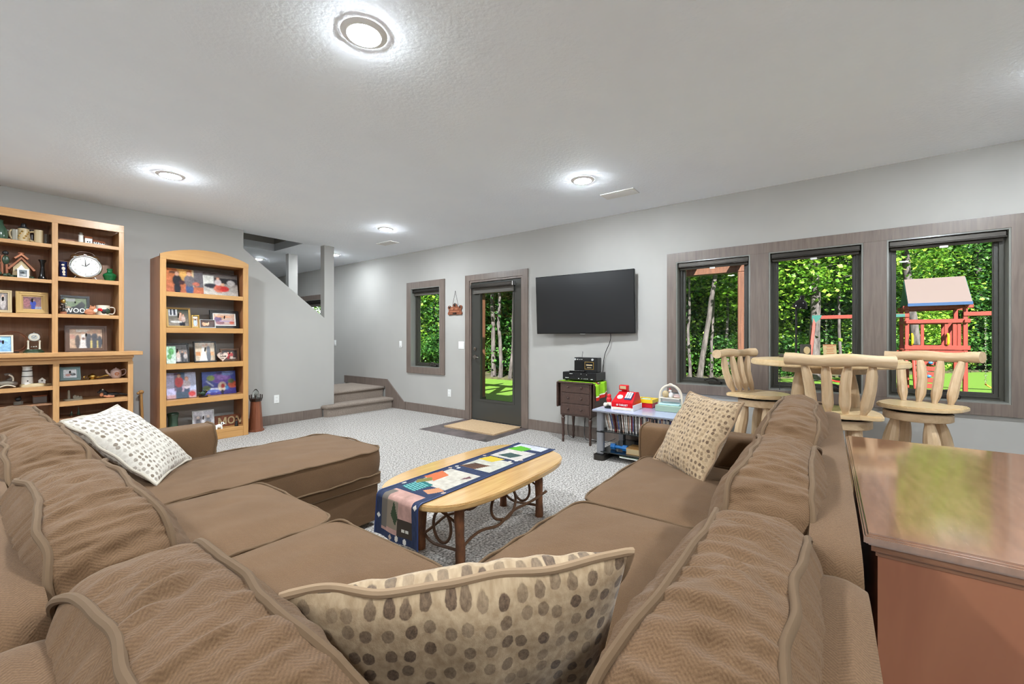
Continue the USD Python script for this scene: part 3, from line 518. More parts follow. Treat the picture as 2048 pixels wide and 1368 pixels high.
# back cushions: long axis along the sofa, leaning back
def backc(along, a0, a1, d, seed, lean=5, H=.44, z0=.47, Tk=.125, L=None):
    L = a1 - a0
    R = (Rx(lean) if along == 'x' else Rz(-90) @ Rx(lean)); o = ((a0 + a1) / 2, d, z0) if along == 'x' else (d, (a0 + a1) / 2, z0)
    put_cushion(sofa, 'back_cushion', (L, Tk, H), R, o, wr_r=.006, p=3.5, bulge=1.15, edge=.07, wr=.0046, seed=seed, res=2.3, pinch=.25)
backc('y', .30, .885, .20, 31); backc('y', .895, 1.575, .20, 32, H=.45); backc('y', 1.585, 2.31, .20, 33, H=.45); backc('y', 2.32, 3.03, .20, 34, H=.44)
backc('x', .31, .965, .135, 41); backc('x', .975, 1.64, .135, 42, H=.45); backc('x', 1.65, 2.56, .14, 43, H=.475)

# scatter cushions
def pillow(name, label, S, Tk, R, o, matn, cord, seed, cell=.042, fold=0.0):
    n = 70; g = np.linspace(-1, 1, n); A, C = np.meshgrid(g, g, indexing='ij'); V, F, U, k = [], [], [], 0
    def sh(a, c, s):
        x = S / 2 * a * (1 - .07 * (1 - c * c) * np.abs(a) ** 3); z = S / 2 * c * (1 - .07 * (1 - a * a) * np.abs(c) ** 3)
        h = Tk / 2 * ((1 - a ** 2) * (1 - c ** 2)) ** .5
        n1 = meshkit.noise(np.stack([x * 34, 0 * x + s, z * 5], -1), seed) - .5; n2 = meshkit.fbm(np.stack([x * 9 + 4, 0 * x + s * 3, z * 9], -1), 3, seed + 2) - .5
        y = s * (h + (n1 * .012 + n2 * .02) * (h / (Tk / 2)) ** .5) + fold * (a * a) * .1 
        return np.stack([x, y, z + S / 2], -1)
    for s in (1, -1):
        f = gridf(n, n); V.append(sh(A, C, s).reshape(-1, 3)); F.append((f[:, ::-1] if s > 0 else f) + k); k += n * n; U.append(np.stack([(A * S / 2 + 1) / cell, (C * S / 2 + 1) / (cell * 1.15) + (s > 0) * 40], -1).reshape(-1, 2))
    e = g[:-1]; per = np.concatenate([np.stack([e, 0 * e - 1], 1), np.stack([0 * e + 1, e], 1), np.stack([-e, 0 * e + 1], 1), np.stack([0 * e - 1, -e], 1)])
    w = sh(per[:, 0], per[:, 1], 1); t = T(name, label, 'pillow', tuple(np.array(o, float)), group='scatter cushions on the sofa')
    w[:, 1] += (meshkit.noise(np.stack([np.arange(len(w)) * .09, np.arange(len(w)) * 0, np.arange(len(w)) * 0], -1), seed) - .5) * .02
    t.add('cover', (place(np.vstack(V), R, (0, 0, 0)), np.vstack(F)), matn, smooth=True, uv=np.vstack(U)); t.add('piping', tube(place(w, R, (0, 0, 0)), .0065, 8, close=True), cord)
pillow('scatter_cushion', 'tan spotted cushion standing in the corner of the sofa between the back cushions', .50, .17, Rz(-42.4) @ Rx(24.4) @ Ry(-2.4), (.606, .554, .428), 'spots_tan', 'tan_cord', 3, .0225)
pillow('scatter_cushion', 'tan spotted cushion leaning at the sofa arm by the media stand', .47, .15, Rz(46.2) @ Rx(30.4), (2.405, .672, .482), 'spots_tan', 'tan_cord', 5, .0205)
pillow('scatter_cushion', 'cream spotted cushion lying against the chaise back cushion', .485, .15, Rz(-122.7) @ Rx(46.3), (.735, 2.814, .505), 'spots_cream', 'cream_cord', 8, .0205)

# ------------------------------------------------------------------ cabinet behind the sofa
c = T('sideboard', 'glossy brown wooden cabinet with scratched top standing behind the sofa', 'cabinet', (1.84, -.33, 0))
def cabpoly(i): return Polygon([(1.24 + i, -.065 - i), (1.24 + i, -.62 + i), (1.30 + i, -.68 + i), (2.36 - i, -.68 + i), (2.44 - i, -.60 + i), (2.44 - i, -.065 - i)])
c.add('top', cat(ex_z(cabpoly(.004), .756, .7755), ex_z(cabpoly(.0), .759, .772), ex_z(cabpoly(.009), .752, .780)), 'cab_top', world=True)
c.add('moulding', cat(ex_z(cabpoly(.014), .738, .753), ex_z(cabpoly(.022), .726, .74)), 'cab_edge', world=True)
c.add('body', ex_z(cabpoly(.026), .05, .728), 'cab_side', world=True); c.add('plinth', ex_z(cabpoly(.035), 0, .052), 'cab_side', world=True)
for k in range(2):
    x0 = 1.32 + k * .52; p = c.add('door', bx(x0, -.672, .08, x0 + .5, -.652, .70, .006), 'cab_side', world=True); c.add('door_knob', ball((x0 + (.46 if k == 0 else .04), -.684, .4), .014, 2), 'brass', world=True)

# ------------------------------------------------------------------ coffee table and its runner
ct = T('coffee_table', 'long oval pine coffee table on bark log legs with bent vine stretchers', 'coffee table', (2.01, 1.74, 0))
th_ = np.linspace(0, 2 * np.pi, 120, endpoint=False); se = lambda a, b, n, c0: [(c0[0] + a * np.sign(math.cos(q)) * abs(math.cos(q)) ** (2 / n), c0[1] + b * np.sign(math.sin(q)) * abs(math.sin(q)) ** (2 / n)) for q in th_]
TP = Polygon(se(.632, .352, 3.2, (2.012, 1.742)))
ct.add('top', cat(ex_z(TP, .374, .393), ex_z(TP.buffer(-.006), .367, .400), ex_z(TP.buffer(-.003), .370, .3975)), 'pine_top', world=True)
def bentlog(x, y, z0, z1, r, seed):
    zs = np.linspace(z0, z1, 18); j = np.random.default_rng(seed).normal(0, .0025, (18, 2)); j[0] = 0
    return tube(np.stack([x + np.cumsum(j[:, 0]) * .6, y + np.cumsum(j[:, 1]) * .6, zs], 1), r * (1 + .07 * np.sin(zs * 31 + seed)), 16)
LG = [(1.655, 1.586), (2.427, 1.584), (1.646, 1.893), (2.425, 1.894)]
for i, (x, y) in enumerate(LG): ct.add('leg', bentlog(x, y, 0, .372, .026, i), 'bark', world=True)
def loop(c, rx, rz, y, ph=0, turns=1.1, n=40): a = np.linspace(ph, ph + turns * 2 * math.pi, n); return [(c[0] + rx * math.cos(q), y + .012 * math.sin(q * .5), c[1] + rz * math.sin(q)) for q in a]
for y, s in ((1.586, 1), (1.893, -1)):
    pts = [(1.655, y, .075), (1.74, y + .01 * s, .10), (1.84, y, .118), (1.93, y - .01 * s, .105), (2.02, y, .10), (2.14, y + .01 * s, .125), (2.28, y, .13), (2.427, y - .02 * s, .15), (2.49, y - .02 * s, .155)]
    ct.add('stretcher', tube(spline(pts, 60), .0085, 8), 'vine', world=True)
    ct.add('vine_loop', tube(loop((2.065, .195), .115, .095, y + .016 * s, -2.0, 1.06), .0085, 8), 'vine', world=True)
for x in (1.655, 2.427):
    pts = [(x, 1.905, .15), (x + .008, 1.87, .075), (x + .004, 1.80, .052), (x, 1.72, .058), (x, 1.64, .066), (x, 1.575, .07)]
    ct.add('stretcher', tube(spline(pts, 40), .0085, 8), 'vine', world=True)
    a = np.linspace(-1.9, 4.6, 40); ct.add('vine_loop', tube([(x + .018, 1.745 + .07 * math.cos(q), .155 + .09 * math.sin(q)) for q in a], .0085, 8), 'vine', world=True)
    ct.add('stretcher', tube(spline([(x + .006, 1.60, .20), (x, 1.68, .235), (x, 1.78, .26), (x, 1.885, .31)], 24), .007, 8), 'vine', world=True)

class Paint:
    def __init__(s, n, m, top, bot=None):
        s.u, s.v = np.meshgrid((np.arange(n) + .5) / n, (np.arange(m) + .5) / m, indexing='ij'); t = s.v[..., None]
        s.c = np.array(lin(*top)) * t + np.array(lin(*(bot or top))) * (1 - t)
    def put(s, mask, col): s.c = np.where(mask[..., None], np.array(lin(*col)), s.c); return s
    def rect(s, u0, v0, u1, v1, col): return s.put((s.u > u0) & (s.u < u1) & (s.v > v0) & (s.v < v1), col)
    def ell(s, cu, cv, ru, rv, col): return s.put(((s.u - cu) / ru) ** 2 + ((s.v - cv) / rv) ** 2 < 1, col)
    def person(s, cu, v0, h, top, leg, hair, w=.09, skin=(214, 166, 140)):
        s.ell(cu, v0 + h * .2, w * .75, h * .3, leg).ell(cu, v0 + h * .58, w, h * .27, top).ell(cu, v0 + h * .93, w * .52, h * .12, hair).ell(cu, v0 + h * .89, w * .42, h * .095, skin); return s
    def noise(s, a, f=9, seed=0): s.c = np.clip(s.c * (1 + a * (meshkit.fbm(np.stack([s.u * f, s.v * f, s.u * 0], -1), 3, seed)[..., None] - .5) * 2), 0, 1); return s
    def poly(s, pts, col):
        from shapely import contains_xy
        return s.put(contains_xy(Polygon(pts), s.u, s.v), col)
def print_mesh(w, h, paint, y=0.0, fn=None):
    """A flat print as a grid of coloured quads, x centred, z from 0, facing -y."""
    n, m = paint.u.shape
    if getattr(paint, 'soft', False):
        from scipy.ndimage import gaussian_filter
        paint.c = gaussian_filter(paint.c, (.9, .9, 0)); paint.noise(.22, 22, 5); paint.c = np.clip(paint.c * (1 + np.random.default_rng(n + m).normal(0, .07, (n, m, 1))), 0, 1)
    U, W = np.meshgrid(np.arange(n + 1) / n, np.arange(m + 1) / m, indexing='ij')
    P = np.stack([(U - .5) * w, 0 * U + y, W * h], -1) if fn is None else fn(U, W)
    q = np.stack([P[:-1, :-1], P[1:, :-1], P[1:, 1:], P[:-1, 1:]], 2).reshape(-1, 3); k = np.arange(n * m) * 4
    f = np.vstack([np.stack([k, k + 1, k + 2], 1), np.stack([k, k + 2, k + 3], 1)])
    return (q, f), np.repeat(paint.c.reshape(-1, 3), 4, 0)

# runner: denim border with printed blocks, from the far end over the near end
RL, RW = 1.50, .325
pr = Paint(300, 64, (48, 58, 88)); pr.noise(.35, 60, 2)
def blk(s0, s1, v0=.15, v1=.85, col=(206, 196, 180), seed=1):
    pr.rect(s0 / RL, v0, s1 / RL, v1, col); m = (pr.u > s0 / RL) & (pr.u < s1 / RL) & (pr.v > v0) & (pr.v < v1)
    nz = meshkit.fbm(np.stack([pr.u * 60, pr.v * 13, pr.u * 0], -1), 3, seed); pr.c = np.where(m[..., None], pr.c * (.72 + .55 * nz[..., None]), pr.c)
R_ = lambda s0, v0, s1, v1, col: pr.rect(s0 / RL, v0, s1 / RL, v1, col)
P_ = lambda pts, col: pr.poly([(a / RL, b) for a, b in pts], col)
# s runs from the hanging end (0) to the far end (1.5); v = 0 is the side towards the sofa's long seat
blk(.035, .30, .14, .86, (196, 150, 136), 4); R_(.035, .14, .12, .45, (70, 58, 48)); R_(.06, .45, .2, .75, (150, 132, 112)); R_(.05, .72, .28, .86, (120, 110, 100)); P_([(.08, .5), (.13, .62), (.2, .56), (.12, .45)], (60, 74, 48)); R_(.06, .3, .075, .36, (220, 214, 200)); R_(.06, .22, .075, .28, (220, 214, 200))
blk(.43, .72, .12, .88); blk(.80, 1.05, .12, .88, (200, 194, 178), 3); blk(1.10, 1.32, .14, .88, (208, 198, 188), 5); blk(1.38, 1.49, .14, .9, (206, 206, 214), 6)
P_([(.34, .88), (.47, .84), (.45, .46), (.32, .52)], (32, 112, 112))
for k in range(6): P_([(.345 + .018 * k, .86), (.353 + .018 * k, .86), (.336 + .018 * k, .5), (.328 + .018 * k, .5)], (120, 190, 186))
P_([(.36, .42), (.44, .3), (.42, .1), (.34, .22)], (206, 140, 96)); P_([(.52, .95), (.66, .92), (.62, .62), (.5, .62)], (214, 108, 54)); P_([(.46, .92), (.54, .8), (.5, .66), (.42, .8)], (132, 122, 60)); P_([(.6, .3), (.68, .28), (.66, .18)], (112, 70, 78))
P_([(.80, .9), (.90, .74), (.91, .38), (.80, .5)], (110, 74, 52)); 
for k in range(5): P_([(.815 + .02 * k, .82), (.822 + .02 * k, .82), (.826 + .02 * k, .45), (.819 + .02 * k, .45)], (58, 42, 36))
P_([(.985, .9), (1.085, .82), (1.08, .42), (.98, .52)], (214, 184, 30)); P_([(1.14, .76), (1.235, .64), (1.225, .28), (1.13, .4)], (62, 84, 80)); P_([(1.31, .9), (1.43, .8), (1.41, .42), (1.31, .5)], (92, 178, 30))
for k, (a, b) in enumerate(((.38, .97), (.40, .06), (.1, .93), (.2, .07), (.73, .93), (.76, .8), (.78, .9), (1.07, .95), (1.1, .18), (1.06, .25), (1.13, .12), (.015, .3), (.02, .45), (.015, .6))): pr.ell(a / RL, b, .009, .035, ((222, 210, 196), (196, 170, 150), (232, 226, 216))[k % 3])
def rfn(U, W):
    YZ = .404; s = U * RL; hang = .235; y = 1.762 - .5 * RW + W * RW; xe = 1.398; r = .028; arc_ = r * np.pi / 2; fl = s - hang
    x = np.where(fl > 0, xe + fl, 0); z = np.full_like(x, YZ)
    th = np.clip(-fl / r, 0, np.pi / 2); x = np.where(fl <= 0, xe - r * np.sin(th), x); z = np.where(fl <= 0, YZ - r * (1 - np.cos(th)), z)
    dn = np.maximum(-fl - arc_, 0); x = x - dn * .05 + .008 * np.sin(W * 9) * (dn / .2); z = z - dn; y = y + dn * .12 * (W - .5)
    z = z - .02 * (dn > .14) * np.abs(W - .5) * 0
    return np.stack([x, y, z], -1)
pr.c = pr.c * .62 + pr.c.mean(-1, keepdims=True) * .06
m_, tn = print_mesh(RL, RW, pr, fn=rfn)
tr = T('table_runner', 'printed denim table runner lying along the coffee table and hanging over its near end', 'table runner', (1.9, 1.76, .40))
tr.add('cloth', m_, 'print_cloth', smooth=False, tint=tn, world=True)
u = np.linspace(0, 1, 90)
for w in (0.0, 1.0):
    e = rfn(u, np.full_like(u, w)); tr.add('edge', tube(e + [0, 0, .001], .0035, 6), 'navy', world=True)

# ------------------------------------------------------------------ outdoors
struct('ground_lawn', ex_z(sbox(6.75, -40, 70, 50), -.5, -.15), 'lawn', 'bright green mown lawn behind the house', 'lawn', )
struct('ground_gravel', ex_z(sbox(XW + .2, -12, 6.75, 14), -.5, -.14), 'gravel', 'strip of pinkish gravel along the house wall', 'gravel')
struct('ground_forest', ex_z(Polygon([(10.9, 30), (10.9, 7.4), (13.5, 4.5), (17.5, 0.5), (21.5, -2.5), (25, -5), (26, -14), (70, -30), (70, 50), (10.9, 50)]), -.16, -.10), 'forest_soil', 'dark forest floor behind the lawn', 'ground')
def post(name, label, x, y, z0, z1, w, matn='cedar_ext'):
    t = T(name, label, 'post', (x, y, z0)); t.add('shaft', bx(-w / 2, -w / 2, 0, w / 2, w / 2, z1 - z0, .012), matn); t.add('base_bracket', bx(-w / 2 - .006, -w / 2 - .006, 0, w / 2 + .006, w / 2 + .006, .10), 'metal_dark'); return t
post('porch_post', 'reddish cedar porch post outside the window nearest the television', 6.88, .965, -.14, 2.17, .15); post('porch_post', 'dark cedar porch post seen through the glass door', 6.88, 5.99, -.14, 2.17, .15)
t = T('porch_beam', 'cedar beam carried by the two porch posts', 'beam', (6.88, 3.4, 2.17))
for x in (6.845, 6.915): t.add('plank', bx(x - .034, .86, 2.17, x + .034, 6.9, 2.42, .008), 'cedar_ext', world=True)
t.add('joist', cat(*[bx(4.9, y, 2.42, 7.15, y + .05, 2.6) for y in np.arange(.9, 6.9, .6)]), 'cedar_ext', world=True, kind='stuff')

def leaves(cent, rad, n_per, size, rg, cols):
    """Leaf blades as bent quads scattered in clumps round the given centres; a tint for each leaf."""
    k = len(cent) * n_per; c = np.repeat(cent, n_per, 0) + rg.normal(0, 1, (k, 3)) * rad * np.array([1, 1, .55]); s = size * rg.uniform(.65, 1.25, k)
    d = rg.normal(0, 1, (k, 3)); d[:, 2] = d[:, 2] * .5 - .35; d /= np.linalg.norm(d, axis=1, keepdims=True)
    nrm = rg.normal(0, .55, (k, 3)); nrm[:, 2] += 1.0; w = np.cross(nrm, d); w /= np.maximum(np.linalg.norm(w, axis=1, keepdims=True), 1e-6); u = np.cross(d, w)
    a = c; b = c + d * (s * .55)[:, None] + w * (s * .42)[:, None] + u * (s * .1)[:, None]; e = c + d * s[:, None]; g = c + d * (s * .55)[:, None] - w * (s * .42)[:, None] + u * (s * .1)[:, None]
    V = np.stack([a, b, e, g], 1).reshape(-1, 3); q = np.arange(k) * 4; F = np.vstack([np.stack([q, q + 1, q + 2], 1), np.stack([q, q + 2, q + 3], 1)])
    base_ = np.array([lin(*x) for x in cols]); clump = np.repeat(rg.integers(0, len(cols), len(cent)), n_per); own = rg.integers(0, len(cols), k)
    tn = np.where(rg.random((k, 1)) < .6, base_[clump], base_[own]) * rg.uniform(.75, 1.2, (k, 1))
    return (V, F), np.repeat(tn, 4, 0)
GREEN = [(62, 104, 26), (84, 130, 34), (108, 152, 44), (130, 168, 56), (72, 116, 36), (156, 186, 74)]
DARKG = [(40, 82, 34), (54, 98, 40), (70, 116, 50), (46, 88, 44), (84, 128, 54)]
def tree_proto(name, label, loc, h, r, z0, ncl, nper, size, seed, cols, trunk_r, leanx=0, leany=0, clump=.42, group=None):
    rg = np.random.default_rng(seed); t = T(name, label, 'tree', loc, group=group)
    zs = np.linspace(0, h * .95, 22); off = np.cumsum(rg.normal(0, .018, (22, 2)), 0); px = leanx * zs + off[:, 0] - off[0, 0]; py = leany * zs + off[:, 1] - off[0, 1]
    t.add('trunk', tube(np.stack([px, py, zs], 1), trunk_r * (1 - .72 * zs / h) * (1 + .25 * np.exp(-zs * 3)), 12), 'tree_bark')
    br = []
    for k in range(9):
        z = z0 + (h * .85 - z0) * k / 9; i = int(np.interp(z, zs, np.arange(22))); a = rg.uniform(0, 6.28); L = r * rg.uniform(.5, .9)
        br.append(tube(spline([(px[i], py[i], z), (px[i] + math.cos(a) * L * .5, py[i] + math.sin(a) * L * .5, z + .3), (px[i] + math.cos(a) * L, py[i] + math.sin(a) * L, z + .35)], 8), np.linspace(trunk_r * .3, .012, 8), 6))
    t.add('branches', cat(*br), 'tree_bark', kind='stuff')
    z = z0 + (h - z0) * rg.random(ncl) ** 1.25; f = (z - z0) / (h - z0); rr = r * np.sqrt(rg.random(ncl)) * (1 - .75 * f ** 2) * (.55 + .9 * np.minimum(f * 4, 1) * .5); a = rg.uniform(0, 6.28, ncl)
    cx = np.interp(z, zs, px) + rr * np.cos(a); cy = np.interp(z, zs, py) + rr * np.sin(a)
    m, tn = leaves(np.stack([cx, cy, z], 1), clump, nper, size, rg, cols)
    t.add('foliage', m, 'leaf', smooth=False, tint=tn, kind='stuff'); return t
def in_wood(i, d): return None
FG = 'forest trees behind the lawn'
fl = 'leafy green forest tree standing among others behind the lawn'
protos = [tree_proto('forest_tree', fl, (12.6 + 2.6 * i, 13.5 - 3.6 * i, -.12), 8.5 + i * .5, 2.2, .6 + .2 * i, 150, 90, .15, 60 + i, GREEN if i % 2 == 0 else DARKG, .13 + .02 * i, group=FG) for i in range(3)]
dk = tree_proto('forest_tree', fl, (22, 6, -.12), 10.0, 2.6, .3, 170, 90, .17, 77, DARKG, .16, group=FG); protos.append(dk)
rg = np.random.default_rng(21)
edge = [(12.3, 22), (12.2, 16), (12.2, 9), (14.6, 5.0), (18.4, 1.4), (22.2, -1.6), (25.6, -4.4), (27, -9), (28, -15)]
def along(t):
    k = min(int(t), len(edge) - 2); f = t - k; return np.array(edge[k]) * (1 - f) + np.array(edge[k + 1]) * f
nt = 0
for row, (n, back) in enumerate(((17, .8), (17, 3.4), (17, 6.6), (16, 10.5))):
    for k in range(n):
        p = along((k + .5 * (row % 2) + rg.uniform(-.25, .25) + .3) * 8 / n * .985 if (k + .8) * 8 / n < 8 else 7.9); d = np.array([.78, .62])
        p = p + d * (back + rg.uniform(-.6, .9)); protos[int(rg.integers(0, 2)) if row < 2 else int(rg.integers(1, 4))].copy((p[0], p[1], -.12), rz=float(rg.uniform(0, 360)), group=FG); nt += 1
# undergrowth along the edge of the wood
def shrub(name, label, loc, h, r, n, seed, cols, size=.12):
    rg = np.random.default_rng(seed); t = T(name, label, 'shrub', loc, group='shrubs at the edge of the wood'); st = []
    for k in range(7):
        a = rg.uniform(0, 6.28); L = r * rg.uniform(.3, .8); st.append(tube([(0, 0, 0), (L * .4 * math.cos(a), L * .4 * math.sin(a), h * .5), (L * math.cos(a), L * math.sin(a), h * .9)], [.018, .012, .005], 5))
    t.add('stems', cat(*st), 'tree_bark', kind='stuff')
    c = np.stack([rg.normal(0, r * .5, n), rg.normal(0, r * .5, n), h * rg.random(n) ** .8], 1); m, tn = leaves(c, .2, 40, size, rg, cols); t.add('foliage', m, 'leaf', smooth=False, tint=tn, kind='stuff'); return t
sl = 'low leafy green shrub at the edge of the wood'
sh = [shrub('forest_shrub', sl, (11.9 + 2 * i, 12.0 - 3.5 * i, -.12), 1.5 + .4 * i, .9, 60, 90 + i, GREEN if i else DARKG) for i in range(2)]
for k in range(34):
    p = along((k + .5) * 8 / 34) + np.array([.78, .62]) * rg.uniform(-.5, .9); sh[k % 2].copy((p[0], p[1], -.12), rz=float(rg.uniform(0, 360)))
# single trees whose trunks show through the panes
def lone(label, x, y, h, tr, lx, ly, seed, z0=3.6, n=70): tree_proto('tree', label, (x, y, -.12), h, 2.0, z0, n, 80, .15, seed, GREEN, tr, lx, ly)
lone('grey straight trunk tree farther from the door handle, seen through the glass door'.replace('farther from', 'beside'), 11.2, 9.17, 10, .08, 0, 0, 101)
lone('brown straight trunk tree in the middle of the glass door view', 11.1, 8.79, 10, .066, 0, .005, 102)
lone('pale leaning trunk tree seen through the glass door next to its hinges', 11.0, 8.32, 10, .056, .0, -.055, 103)
lone('grey leaning tree seen through the window nearest the television', 14.0, 3.2, 9, .085, .0, -.13, 104)
lone('thin grey tree at the edge of the window nearest the television', 14.2, 3.52, 9, .05, .0, .02, 105)
lone('thick grey tree trunk behind the swing beam in the middle window', 16.6, .37, 11, .16, 0, -.0, 106, 4.5)
lone('dark tree trunk leaning behind the playset roof', 18.6, -2.45, 11, .13, 0, .10, 107, 4.5)
for k, (x, y) in enumerate(((15.2, 3.1), (16.0, 2.75), (17.2, .2), (18.0, -.35), (13.0, 9.6))): lone(['slim dark sapling trunk behind the leaning grey tree', 'slim dark sapling deeper in the wood beside the porch post view', 'dark slim trunk beside the swing chains', 'dark slim trunk behind the swing beam', 'slim dark trunk deeper in the wood behind the door view'][k], x, y, 9, .05, 0, .01 * (k - 2), 110 + k, 3.0, 50)

# playset
ps = T('playset', 'red timber playset tower with a pink roof, climbing wall and swing beam', 'playset', (14.9, -2.1, -.15))
RW_ = lambda name, *a, m='redwood', **k: ps.add(name, bx(*a, .008), m, world=True, **k)
for x in (14.5, 15.45):
    for y in (-1.60, -2.62): RW_('post', x - .04, y - .04, -.15, x + .04, y + .04, 1.98)
for x in (14.47, 15.48):
    RW_('rail', x - .025, -2.70, 1.58, x + .025, -1.55, 1.68); RW_('rail', x - .025, -2.70, .93, x + .025, -1.55, 1.04); RW_('deck_beam', x - .03, -2.72, .78, x + .03, -1.5, .90); RW_('roof_beam', x - .03, -2.75, 1.93, x + .03, -1.52, 2.03)
for y in (-1.6, -2.62): RW_('side_rail', 14.4, y - .03, 1.58, 15.55, y + .03, 1.66); RW_('side_rail', 14.4, y - .03, .80, 15.55, y + .03, .90); RW_('side_rail', 14.35, y - .03, 1.95, 15.6, y + .03, 2.03)
for k in range(9): RW_('deck_plank', 14.47 + .11 * k, -2.66, .885, 14.57 + .11 * k, -1.56, .92)
for y in (-1.88, -2.30, -2.44, -2.52): RW_('picket', 14.48, y - .033, .95, 14.51, y + .033, 1.62)
RW_('wall_board', 15.46, -2.62, .95, 15.49, -2.36, 1.6)
for y in (-1.69, -2.32): ps.add('grip_handle', tube(spline([(14.46, y, 1.06), (14.40, y, 1.09), (14.38, y, 1.19), (14.40, y, 1.29), (14.46, y, 1.32)], 16), .022, 8), 'yellow_plastic', world=True)
for sgn, nm in ((-1, 'front'), (1, 'rear')):
    xe = 14.97 + sgn * .68; p = np.array([[xe, 2.03], [14.97, 2.72], [14.97, 2.74], [xe - sgn * -.012, 2.05]])
    ps.add('roof_panel', ex_y(Polygon([(xe, 2.05), (14.97, 2.72), (14.97, 2.745), (xe, 2.075)]), -2.70, -1.60), 'roof_tarp', world=True, label='faded pink canvas roof panel')
    ps.add('roof_trim', bx(xe - .02, -2.71, 2.0, xe + .02, -1.59, 2.075, .004), 'roof_blue', world=True)
for y in (-1.60, -2.70): ps.add('gable', ex_y(Polygon([(14.32, 2.06), (15.62, 2.06), (14.97, 2.715)]), y - .012, y + .012), 'play_teal', world=True)
# climbing wall and ladder steps under the deck
for k in range(6): ps.add('climbing_board', rot(bx(14.08, -2.13, .0, 14.105, -1.68, .075, .004), [0, 1, 0], 0), 'redwood', world=True) if False else ps.add('climbing_board', bx(14.0 + .065 * k, -2.13, -.12 + .135 * k, 14.03 + .065 * k, -1.68, -.01 + .135 * k, .004), 'redwood', world=True)
for y in (-1.70, -2.11): ps.add('stringer', tube([(13.98, y, -.15), (14.42, y, .86)], .035, 8), 'redwood', world=True)
for k, (y, z, x, m) in enumerate(((-1.78, .12, 14.09, 'play_blue'), (-1.95, .3, 14.18, 'play_blue'), (-1.80, .48, 14.26, 'play_green'), (-2.0, .62, 14.33, 'play_blue'))): ps.add('climbing_hold', ball((x - .05, y, z), .045, 1, (.6, 1, .8)), m, world=True)
# swing beams, frame and swings
RW_('swing_beam', 14.44, -1.64, 1.74, 14.56, .33, 1.84); RW_('swing_beam', 14.44, -4.6, 1.74, 14.56, -2.58, 1.84)
for sx in (-1, 1):
    ps.add('frame_leg', tube([(14.5 + sx * .03, .30, 1.80), (14.5 + sx * .42, .47, -.15)], .048, 4), 'redwood', world=True)
    ps.add('frame_leg', tube([(14.5 + sx * .03, -4.57, 1.80), (14.5 + sx * .42, -4.74, -.15)], .048, 4), 'redwood', world=True)
for y, s in ((.35, -1), (-1.36, 1)): ps.add('bracket', ex_x(Polygon([(y, 1.85), (y + s * .22, 1.85), (y + s * .2, 1.77), (y + s * .02, 1.58), (y, 1.58)]) if y > 0 else sbox(-1.56, 1.75, -1.36, 1.83), 14.42, 14.438), 'play_teal', world=True)
def swing(label, y0, y1, col):
    t = T('swing', label, 'swing', (14.5, (y0 + y1) / 2, .1))
    for y in (y0, y1):
        ms = []
        for k in range(26): ms.append(mv(rot(arr(trimesh.creation.torus(.02, .0055, major_sections=10, minor_sections=5)), [0, 1, 0] if k % 2 else [1, 0, 0], 90), 14.5, y, .17 + .061 * k))
        t.add('chain', cat(*ms), 'chrome', world=True, kind='stuff')
    u = np.linspace(-1, 1, 14); t.add('seat', ex_x(Polygon([*[(a * abs(y1 - y0) / 2 + (y0 + y1) / 2, .15 - .10 * (1 - a * a)) for a in u], *[(a * abs(y1 - y0) / 2 + (y0 + y1) / 2, .125 - .10 * (1 - a * a)) for a in u[::-1]]]), 14.42, 14.58), col, world=True)
swing('belt swing hanging behind the middle window by its chains', -.52, .03, 'red_plastic'); swing('orange belt swing on long chains beyond the playset tower', -3.35, -2.95, 'orange')

# ------------------------------------------------------------------ bookcases
bk = T('bookcase', 'freestanding honey pine bookcase with an arched top full of photographs', 'bookcase', (1.835, 6.05, 0))
X0, X1, YF_, YB_ = 1.395, 2.272, 5.86, 6.25
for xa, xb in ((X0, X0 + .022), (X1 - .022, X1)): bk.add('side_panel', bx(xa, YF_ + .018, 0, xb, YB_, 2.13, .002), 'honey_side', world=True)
for xa, xb in ((X0 - .002, X0 + .053), (X1 - .056, X1 + .002)): bk.add('stile', bx(xa, YF_, 0, xb, YF_ + .02, 2.145, .002), 'honey', world=True)
a = np.linspace(0, 1, 24); arch = [(X0 - .002 + (X1 - X0 + .004) * q, 2.148 + .098 * math.sin(math.pi * q) ** .8) for q in a]
bk.add('arched_rail', ex_y(Polygon([(X0 - .002, 2.10), *arch, (X1 + .002, 2.10)]), YF_ - .004, YF_ + .018), 'honey_x', world=True); bk.add('arch_bead', bx(X0 + .05, YF_ - .006, 2.092, X1 - .05, YF_ + .018, 2.118, .004), 'honey_x', world=True)
SH = [(1.685, 1.737), (1.277, 1.338), (.866, .930), (.460, .520), (.078, .120)]
for z0, z1 in SH: bk.add('shelf', cat(bx(X0 + .02, YF_ + .004, z0, X1 - .02, YF_ + .024, z1, .003), bx(X0 + .02, YF_ + .024, z1 - .022, X1 - .02, YB_ - .03, z1 - .001)), 'honey_x', world=True)
bk.add('plinth', bx(X0 + .05, YF_ + .006, 0, X1 - .05, YF_ + .024, .08, .003), 'honey_x', world=True); bk.add('top_board', bx(X0 + .02, YF_ + .02, 2.10, X1 - .02, YB_, 2.12), 'honey_x', world=True)

